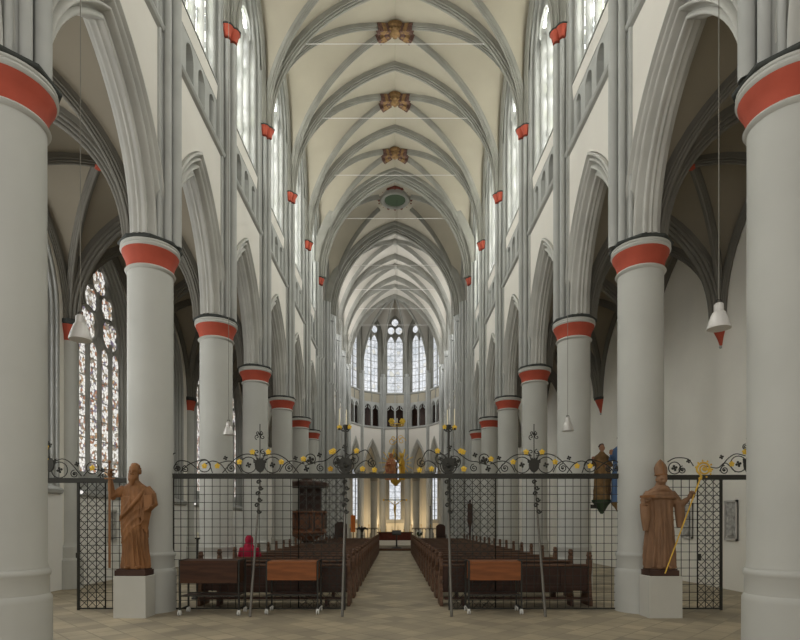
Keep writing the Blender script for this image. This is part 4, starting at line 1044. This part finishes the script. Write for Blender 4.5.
# ---- small painted figures on brackets
def painted(name, label, loc, H, cloth, over, zb, sl=0):
    t = thing(name, label, 'statue', loc)
    mb = MB(); mb.lathe([(.03, -.36), (.07, -.30), (.16, -.14), (.24, -.05), (.25, 0)], n=16); mb.build('bracket', 'green' if sl == 0 else 'ochre', t)
    s = H/1.75; mb = MB()
    robe(mb, [(0*s, 0, 0, .27*s, .20*s, .5), (.3*s, 0, 0, .25*s, .18*s, 1), (.8*s, .02*s, 0, .24*s, .17*s, 1), (1.15*s, 0, 0, .22*s, .15*s, .6), (1.38*s, 0, 0, .23*s, .13*s, .3), (1.46*s, 0, 0, .12*s, .09*s, 0), (1.54*s, 0, 0, .055*s, .055*s, 0)], 48, 7, 3, .08)
    mb.tube([(-.2*s, 0, 1.32*s), (-.3*s, -.06*s, 1.1*s), (-.34*s, -.18*s, 1.22*s)], [.07*s, .065*s, .04*s], 10); mb.tube([(.2*s, 0, 1.32*s), (.28*s, -.05*s, 1.08*s), (.12*s, -.2*s, 1.05*s)], [.07*s, .065*s, .04*s], 10)
    o = mb.build('robe', cloth, t, smooth=0); sculpt(o, .014)
    mb = MB(); head(mb, (0, -.02, 1.63*s), s, .1); hand(mb, (-.34*s, -.18*s, 1.22*s), (-.1, -.2, 1), (0, -1, 0), s); hand(mb, (.12*s, -.2*s, 1.05*s), (-1, -.2, .3), (0, -1, .2), s); mb.build('head_and_hands', 'skin', t, smooth=60)
    mb = MB()
    for k in range(20):
        A = random.uniform(-.3, pi+.3); e = random.uniform(.1, 1.4); mb.ball((.085*s*cos(A)*cos(e), .1*s*sin(A)*cos(e), 1.65*s+.12*s*sin(e)), .03*s, 6, 4)
    mb.build('hair', 'oak_dark', t)
    mb = MB(); robe(mb, [(.15*s, .08*s, .05*s, .22*s, .17*s, 1), (.7*s, .07*s, .04*s, .22*s, .17*s, 1), (1.2*s, .05*s, .05*s, .21*s, .14*s, .5), (1.42*s, .03*s, .05*s, .17*s, .10*s, 0)], 40, 6, 2, .07); mb.build('mantle', over, t)
    return t
painted('saint_figure', 'painted saint figure in dark red on a green bracket beside the third right column', (5.32, 13.9, 2.27), 1.42, 'ochre', 'brownred', 0)
painted('saint_figure', 'tall painted saint figure in blue on a bracket, half hidden by the bishop column', (5.70, 13.6, 2.20), 1.68, 'blue', 'ochre', 0, 1)
mb = MB(); mb.box(5.0, 5.36, 13.87, 13.93, 2.05, 2.15)
tag(mb.build('wall_arm', 'iron', None, (5.18, 13.9, 2.2), smooth=0), 'short iron arm tying the painted figure bracket to the column', 'bracket')

# ---- relief plaques on the aisle walls
def plaque(side, y, z0, z1, w, label):
    t = thing('relief_plaque', label, 'plaque', (side*XO, y, z0), 'station reliefs')
    s = -side; W = w/2; H = z1-z0
    fr = lambda u, z, d: (s*d, u, z)
    mb = MB(); mb.prism([(-W, 0), (W, 0), (W, H), (-W, H)], fr, .005, .035); mb.build('panel', 'relief', t, smooth=0)
    mb = MB()
    for a, b, c, d in ((-W, W, 0, .05), (-W, W, H-.05, H), (-W, -W+.04, 0, H), (W-.04, W, 0, H)): mb.box(*sorted((s*.005, s*.06)), a, b, c, d)
    mb.build('frame', 'lampmetal', t, smooth=0)
    mb = MB(); mb.ball((s*.04, .02, H*.80), (.03, .055, .06), 10, 8); mb.tube([(s*.035, .02, H*.72), (s*.035, .05, H*.45), (s*.03, .02, H*.12)], [.06, .085, .10], 8); mb.tube([(s*.04, .0, H*.66), (s*.05, -.14, H*.55), (s*.04, -.16, H*.70)], .025, 6)
    mb.tube([(s*.04, -.17, H*.12), (s*.04, .12, H*.9)], .018, 6); mb.ball((s*.04, -.12, H*.3), (.03, .06, .10), 8, 6)
    mb.build('carved_figure', 'relief', t)
plaque(1, 13.45, 1.24, 2.24, .50, 'framed grey stone relief on the right aisle wall, right of the iron gate')
plaque(1, 15.45, 1.24, 2.24, .50, 'framed grey stone relief on the right aisle wall, seen through the grille')
plaque(-1, 15.95, 1.12, 2.06, .50, 'framed grey stone relief on the left aisle wall, behind the bearded statue')

# ---- hanging spotlights on long cords
def spot(side, y, z, label, sc=1.0):
    x = side*4.0+(.03 if side > 0 else -.02)
    t = thing('hanging_lamp', label, 'lamp', (x, y, z), 'hanging lamps')
    r = .135*sc
    mb = MB(); mb.lathe([(r, 0), (r*.99, .02), (r*.86, .09*sc), (r*.68, .16*sc), (r*.55, .20*sc), (r*.42, .215*sc), (r*.40, .30*sc), (r*.25, .32*sc), (0, .32*sc)], n=24); mb.lathe([(r*.93, .005), (r*.6, .15*sc), (0, .16*sc)], n=24); mb.build('shade', 'lampmetal', t)
    mb = MB(); mb.lathe([(0, .05), (r*.5, .06), (r*.55, .10), (0, .12)], n=16); mb.build('bulb', 'white', t)
    zt = settle(17.6, y)
    mb = MB(); mb.tube([(0, 0, .30*sc), (0, 0, zt-z)], .006, 5); mb.build('cord', 'rope', t)
    mb = MB(); mb.tube([(-.03, 0, .30*sc), (-.03, 0, .36*sc), (.03, 0, .36*sc), (.03, 0, .30*sc)], .007, 5); mb.build('hook', 'iron', t)
spot(-1, 6.90, 4.00, 'white bell-shaped hanging lamp in front of the left aisle window')
spot(1, 6.72, 4.08, 'white bell-shaped hanging lamp by the red wall corbel on the right')
spot(-1, 13.05, 3.80, 'small bell-shaped hanging lamp before the third left column')
spot(1, 12.60, 3.82, 'small bell-shaped hanging lamp before the third right column')

# ---- person in red among the left pews
t = thing('person', 'person in a bright red hooded coat seated in the left pews near the outer columns', 'person', (-3.66, 13.45, 0))
mb = MB(); robe(mb, [(.47, 0, .16, .20, .24, .3), (.62, 0, .14, .20, .19, .4), (.85, 0, .10, .185, .145, .4), (1.02, 0, .08, .20, .12, .2), (1.10, 0, .09, .13, .10, 0), (1.15, 0, .09, .07, .07, 0)], 40, 6, 2, .04)
for sg in (-1, 1):
    mb.tube([(sg*.17, .09, 1.04), (sg*.24, .14, .86), (sg*.19, .32, .72), (sg*.07, .42, .74)], [.07, .062, .052, .035], 10)
    mb.tube([(sg*.09, .18, .53), (sg*.11, .36, .56), (sg*.11, .46, .53), (sg*.11, .46, .30), (sg*.11, .46, .10)], [.09, .085, .07, .06, .05], 10)
    mb.ball((sg*.11, .51, .05), (.045, .11, .045), 10, 6)
    hand(mb, (sg*.07, .42, .74), (-sg*.5, .6, 0), (0, .3, -1), 1.0)
mb.ball((0, .10, 1.24), (.105, .115, .14), 16, 12)
mb.tube([(-.09, .10, 1.12), (0, .02, 1.13), (.09, .10, 1.12)], .05, 8)
o = mb.build('body', 'redcloth', t, smooth=0); sculpt(o, .014)
mb = MB(); head(mb, (0, .155, 1.23), .92, 0, turn=pi); mb.build('face', 'skin', t, smooth=60)

# ---- pulpit with sounding board
t = thing('pulpit', 'carved red-brown wooden pulpit with a dark sounding board before the fifth left column', 'pulpit', (-3.92, 24.2, 0))
mb = MB(); mb.lathe([(.28, 0), (.28, .1), (.14, .2), (.14, .75), (.3, .95)], n=12); mb.build('stem', 'oak_dark', t)
mb = MB(); mb.lathe([(.3, .9), (.88, 1.25), (.88, 1.32), (.84, 1.36), (.84, 2.10), (.92, 2.15), (.92, 2.22), (.80, 2.22), (.80, 1.4), (0, 1.4)], sides=8, a0=pi/8); mb.build('body', 'pulpit_wood', t, smooth=0)
mb = MB()
for k in range(8):
    A = pi/4*k; r = .80; c = Vector((r*cos(A), r*sin(A), 0)); u = Vector((-sin(A), cos(A), 0)); nn = Vector((cos(A), sin(A), 0))*-.015
    for s0 in (-1, 1): mb.bar(c+u*.22*s0+Vector((0, 0, 1.45))-nn, c+u*.22*s0+Vector((0, 0, 2.1))-nn, .04)
    for z in (1.45, 2.1): mb.bar(c-u*.22+Vector((0, 0, z))-nn, c+u*.22+Vector((0, 0, z))-nn, .04)
mb.build('panel_moulding', 'oak_dark', t, smooth=0)
mb = MB(); mb.lathe([(0, 3.30), (.95, 3.30), (1.0, 3.36), (1.0, 3.46), (.85, 3.52), (.3, 3.60), (.08, 3.8), (0, 3.85)], sides=8, a0=pi/8); mb.build('sounding_board', 'oak_dark', t, smooth=0)
mb = MB(); mb.box(-.5, .5, .74, .80, 2.15, 3.35); mb.build('back_panel', 'oak_dark', t, smooth=0)
mb = MB(); mb.box(-.35, .35, -.86, -.62, 2.22, 2.27); mb.build('book_rest', 'oak', t, smooth=0)

# ---- candle stands and small wrought iron pieces
def candle_stand(name, x, y, z0, H, label, candle=.3, group=None):
    t = thing(name, label, 'candlestick', (x, y, z0), group)
    mb = MB(); mb.lathe([(.14, 0), (.13, .03), (.03, .08), (.02, .15), (.02, H*.45), (.04, H*.47), (.02, H*.5), (.02, H-.05), (.06, H-.02), (.06, H)], n=12); mb.build('stand', 'iron', t)
    mb = MB(); mb.lathe([(.028, H), (.026, H+candle), (.004, H+candle+.02)], n=10); mb.build('candle', 'wax', t)
candle_stand('paschal_candlestick', (430.7-395.5)*36.5/540, 36.5, .3, 1.35+1.2, 'tall dark paschal candlestick with white candle right of the altar', 1.15)
candle_stand('candlestick', -4.35, 11.9, 0, 1.35, 'slim black iron candlestick beside the second left column', .10)
t = thing('wall_sconce', 'dark carved wooden figure standing against the far right piers behind the lattice', 'figure', (4.05, 29.2, 0))
mb = MB(); mb.lathe([(.16, 0), (.16, .06), (.06, .12), (.05, 1.4), (.12, 1.7), (.13, 1.75)], n=12); mb.build('post', 'oak_dark', t)
mb = MB(); robe(mb, [(1.75, 0, 0, .15, .11, .6), (2.1, 0, 0, .13, .10, 1), (2.5, 0, 0, .13, .09, .5), (2.72, 0, 0, .14, .08, .3), (2.78, 0, 0, .05, .05, 0)], 32, 6, 3, .08); mb.ball((0, -.01, 2.88), (.06, .07, .09), 10, 8); mb.build('figure', 'oak_dark', t); t.name = 'carved_figure'

# ================================================================== CHOIR
t = thing('altar', 'dark red-brown altar table with candles at the end of the nave', 'altar', (0, 45, .3))
mb = MB(); mb.box(-1.35, 1.35, -.4, .4, 0, .62); mb.build('body', 'altar', t, smooth=0)
mb = MB(); mb.box(-1.5, 1.5, -.5, .5, .62, .70); mb.build('table_top', 'oak', t, smooth=0)
mb = MB()
for k in range(4): mb.box(-1.2+k*.66, -1.2+k*.66+.42, -.42, -.38, .10, .52)
mb.build('front_panel', 'brownred', t, smooth=0)
for k in range(6):
    x = -1.25+k*.5
    c = thing('altar_candle', 'white altar candle in a short gilt holder on the dark altar', 'candle', (x, 45.1, 1.0), 'altar candles')
    mb = MB(); mb.lathe([(.09, 0), (.03, .05), (.03, .2), (.06, .22)], n=10); mb.build('holder', 'gold', c); mb = MB(); mb.lathe([(.03, .22), (.03, .5), (.004, .52)], n=8); mb.build('candle', 'wax', c)
t = thing('lectern', 'slim dark lectern on the steps at the head of the nave aisle', 'lectern', (.10, 33.7, .14))
mb = MB(); mb.lathe([(.35, 0), (.30, .05), (.05, .10), (.04, .9)], n=12); mb.build('stand', 'iron', t)
mb = MB(); mb.grid([[(-.28, -.18, .92), (.28, -.18, .92)], [(-.28, .18, 1.12), (.28, .18, 1.12)]]); mb.prism([(-.28, .9), (.28, .9), (.28, .94), (-.28, .94)], lambda u, z, d: (u, d, z+d*.5), -.18, .18); mb.build('desk', 'iron', t, smooth=0)
t = thing('crucifix', 'slender iron crucifix with gilded figure in front of the central apse window', 'crucifix', (0, 46.5, .3))
mb = MB(); mb.box(-.03, .03, -.03, .03, .2, 5.1); mb.box(-.98, .98, -.03, .03, 3.38, 3.46); mb.lathe([(.3, 0), (.28, .1), (.06, .2)], n=12); mb.build('cross', 'iron', t, smooth=0)
for x, z in ((-.98, 3.42), (.98, 3.42), (0, 5.12)):
    mb = MB(); mb.ball((x, 0, z), (.09, .05, .09), 8, 6); mb.build('cross_end', 'gold', t)
mb = MB(); mb.tube([(0, -.07, 1.75), (.02, -.09, 2.1), (-.02, -.08, 2.5), (0, -.08, 2.75), (0, -.07, 3.05)], [.05, .07, .09, .12, .08], 10); mb.ball((0, -.12, 3.2), (.075, .09, .11), 10, 8)
for sg in (-1, 1): mb.tube([(sg*.1, -.07, 3.03), (sg*.35, -.06, 3.22), (sg*.62, -.05, 3.38)], [.045, .035, .025], 7)
mb.build('corpus', 'gold', t)
# chancel railing, both sides of the altar
for side, sn in ((-1, 'left'), (1, 'right')):
    t = thing('chancel_railing', 'black iron railing with small arches %s of the altar' % sn, 'railing', (side*2.4, 42, .3), 'chancel railings')
    mb = MB(); n = 8; x0 = -1.1
    for k in range(n+1):
        x = x0+2.2*k/n; mb.box(x-.02, x+.02, -.02, .02, 0, 1.0)
    mb.box(x0, -x0, -.025, .025, 1.0, 1.05); mb.box(x0, -x0, -.02, .02, .10, .13)
    for k in range(n):
        xc = x0+2.2*(k+.5)/n; mb.tube([(xc+.13*cos(a), 0, .85+.12*sin(a)) for a in [pi*j/8 for j in range(9)]], .015, 5)
    mb.build('rails', 'iron', t, smooth=0)
    for x in (x0, x0/3, -x0/3, -x0):
        mb = MB(); mb.tube([(x, 0, 1.0), (x, 0, 1.22)], .02, 6); mb.ball((x, 0, 1.27), .05, 8, 6); mb.build('knob', 'gold', t)
t = thing('eagle_lectern', 'black eagle-shaped lectern on a post left of the altar', 'lectern', ((362.5-395.5)*37/540, 37, .3))
mb = MB(); mb.lathe([(.28, 0), (.25, .08), (.07, .2), (.06, .5), (.11, .55), (.06, .6), (.06, .8)], n=12); mb.build('stand', 'iron', t)
mb = MB(); mb.ball((0, 0, .95), (.12, .16, .18), 10, 8); mb.ball((0, -.15, 1.15), (.06, .1, .07), 8, 6)
for sg in (-1, 1): mb.tube([(sg*.05, 0, .98), (sg*.2, 0, 1.08), (sg*.36, 0, .98)], [.10, .10, .04], 8)
mb.build('eagle', 'iron', t)
t = thing('banner', 'narrow orange banner hanging on a pole left of the altar', 'banner', ((353.5-395.5)*40/540, 40, .3))
mb = MB(); mb.tube([(0, 0, 0), (0, 0, 2.1)], .02, 6); mb.lathe([(.2, 0), (.18, .05), (.03, .08)], n=10); mb.build('pole', 'gold', t)
mb = MB(); mb.grid([[(-.17+.34*k/8, -.03-.02*sin(k*1.7), z) for k in range(9)] for z in (.75, 1.3, 2.0)]); mb.grid([[(-.17+.34*k/8, -.015-.02*sin(k*1.7), z) for k in range(9)] for z in (.75, 1.3, 2.0)]); mb.build('cloth', 'orange', t)
for x, y, lb, w, h in (((441.5-395.5)*35.5/540, 35.5, 'black high-backed chair at the right edge of the choir steps', .62, 1.35), ((341-395.5)*35.5/540, 35.5, 'dark wooden high-backed seat at the left edge of the choir steps', .8, 1.5)):
    t = thing('choir_chair', lb, 'chair', (x, y, .3))
    mb = MB(); mb.box(-w/2, w/2, -.25, .25, .40, .47); mb.build('seat', 'oak_dark', t, smooth=0)
    mb = MB(); mb.prism([(-w/2, .1), (w/2, .1), (w/2, h-.15), (w/4, h-.03), (0, h), (-w/4, h-.03), (-w/2, h-.15)], lambda u, z, d: (u, d, z), .22, .28); mb.build('backrest', 'oak_dark', t, smooth=0)
    for sx_ in (-1, 1):
        mb = MB(); mb.box(sx_*w/2-.03, sx_*w/2+.03, -.25, .25, .62, .67); mb.box(sx_*w/2-.03, sx_*w/2+.03, -.25, -.20, .45, .62); mb.build('armrest', 'oak_dark', t, smooth=0)
        for sy_ in (-.22, .22): mb = MB(); mb.box(sx_*(w/2-.03)-.03, sx_*(w/2-.03)+.03, sy_-.03, sy_+.03, 0, .40); mb.build('leg', 'oak_dark', t, smooth=0)
t = thing('flower_arrangement', 'round bunch of white flowers in a vase right of the altar', 'flowers', ((420-395.5)*44/540, 44, .3))
mb = MB(); mb.lathe([(.12, 0), (.16, .2), (.10, .35), (.13, .38)], n=12); mb.build('vase', 'stone', t)
mb = MB()
for k in range(40):
    A, e, r = random.uniform(0, 2*pi), random.uniform(-.2, 1.5), .26; mb.ball((r*cos(A)*cos(e), r*sin(A)*cos(e), .6+r*sin(e)), .055, 6, 4)
mb.build('blossoms', 'white', t)
mb = MB(); mb.ball((0, 0, .56), (.24, .24, .2), 10, 8); mb.build('foliage', 'green', t)
# hanging Madonna with gilded rays and candle crown
HX, HY = .10, 33.25; hs = HY/540
hx = lambda px: (px-395.5)*hs
hz = lambda py: 1.65+(524-py)*hs
t = thing('hanging_madonna', 'gilded double figure with rays and a candle crown hanging before the choir', 'sculpture', (HX, HY, hz(488)))
o_ = (HX, HY, hz(488))
mb = MB(); mb.tube([(hx(397.5), HY, hz(430)), (hx(397.5), HY, 21.62)], .007, 6); mb.tube([(hx(397.5), HY, hz(486)), (hx(397.5), HY, hz(418))], .035, 8); mb.build('rod', 'iron', t, o_)
for px, w, nm in ((391.5, .30, 'figure'), (402.5, .16, 'figure')):
    mb = MB(); zb, zt_ = hz(480), hz(457); Hh = zt_-zb
    robe(mb, [(zb, hx(px), HY, w*1.05, .2, .6), (zb+Hh*.4, hx(px), HY, w*1.0, .18, 1), (zb+Hh*.75, hx(px), HY, w*.9, .15, .8), (zt_-.05, hx(px), HY, w*.5, .1, .3)], 48, 5, 4, .30)
    mb.ball((hx(px), HY-.03, zt_+.08), (.12, .13, .16), 10, 8)
    mb.tube([(hx(px)-w*.6, HY, zt_-.2), (hx(px)-w*.9, HY-.15, zt_-.5), (hx(px)-.02, HY-.25, zt_-.45)], .07, 8)
    mb.build(nm, 'figure_gilt' if w > .2 else 'gold', t, o_)
    mb = MB()
    for k in range(14):
        A = 2*pi*k/14; c = Vector((hx(px), HY+.12, zt_-.35)); L = .75 if k % 2 else .58
        mb.bar(c+Vector((.3*cos(A), 0, .35*sin(A))), c+Vector((L*cos(A), 0, L*1.15*sin(A))), .085, .04)
    mb.build('ray', 'flower', t, o_, smooth=0)
mb = MB(); mb.lathe([(.06, hz(486)), (.18, hz(484)), (.30, hz(482)), (.32, hz(480))], (hx(396), HY), 20); mb.build('cloud_base', 'gold', t, o_)
mb = MB()
for r, zz in ((.42, 441), (.30, 438)):
    for sg in (-1, 1): spiral(mb, hx(397.5)+sg*r*.7, hz(zz), r*.6, 1.2, 0, sg, .022, HY)
mb.tube([(hx(397.5)+.42*cos(2*pi*k/24), HY+.42*sin(2*pi*k/24), hz(425)) for k in range(25)], .035, 6); mb.build('crown_ring', 'gold', t, o_)
for k in range(8):
    A = 2*pi*k/8; x, y = hx(397.5)+.42*cos(A), HY+.42*sin(A)
    mb = MB(); mb.lathe([(.03, hz(425)), (.03, hz(425)+.32), (0, hz(425)+.34)], (x, y), 6); mb.build('candle', 'wax', t, o_)
for sg in (-1, 1):
    mb = MB(); cx_ = hx(397.5)+sg*.33
    for k in range(6):
        A = 2*pi*k/6; mb.ball((cx_+.11*cos(A), HY-.42, hz(422.5)+.11*sin(A)), (.08, .04, .08), 6, 4)
    mb.ball((cx_, HY-.45, hz(422.5)), .06, 6, 4); mb.build('gilded_flower', 'flower', t, o_)
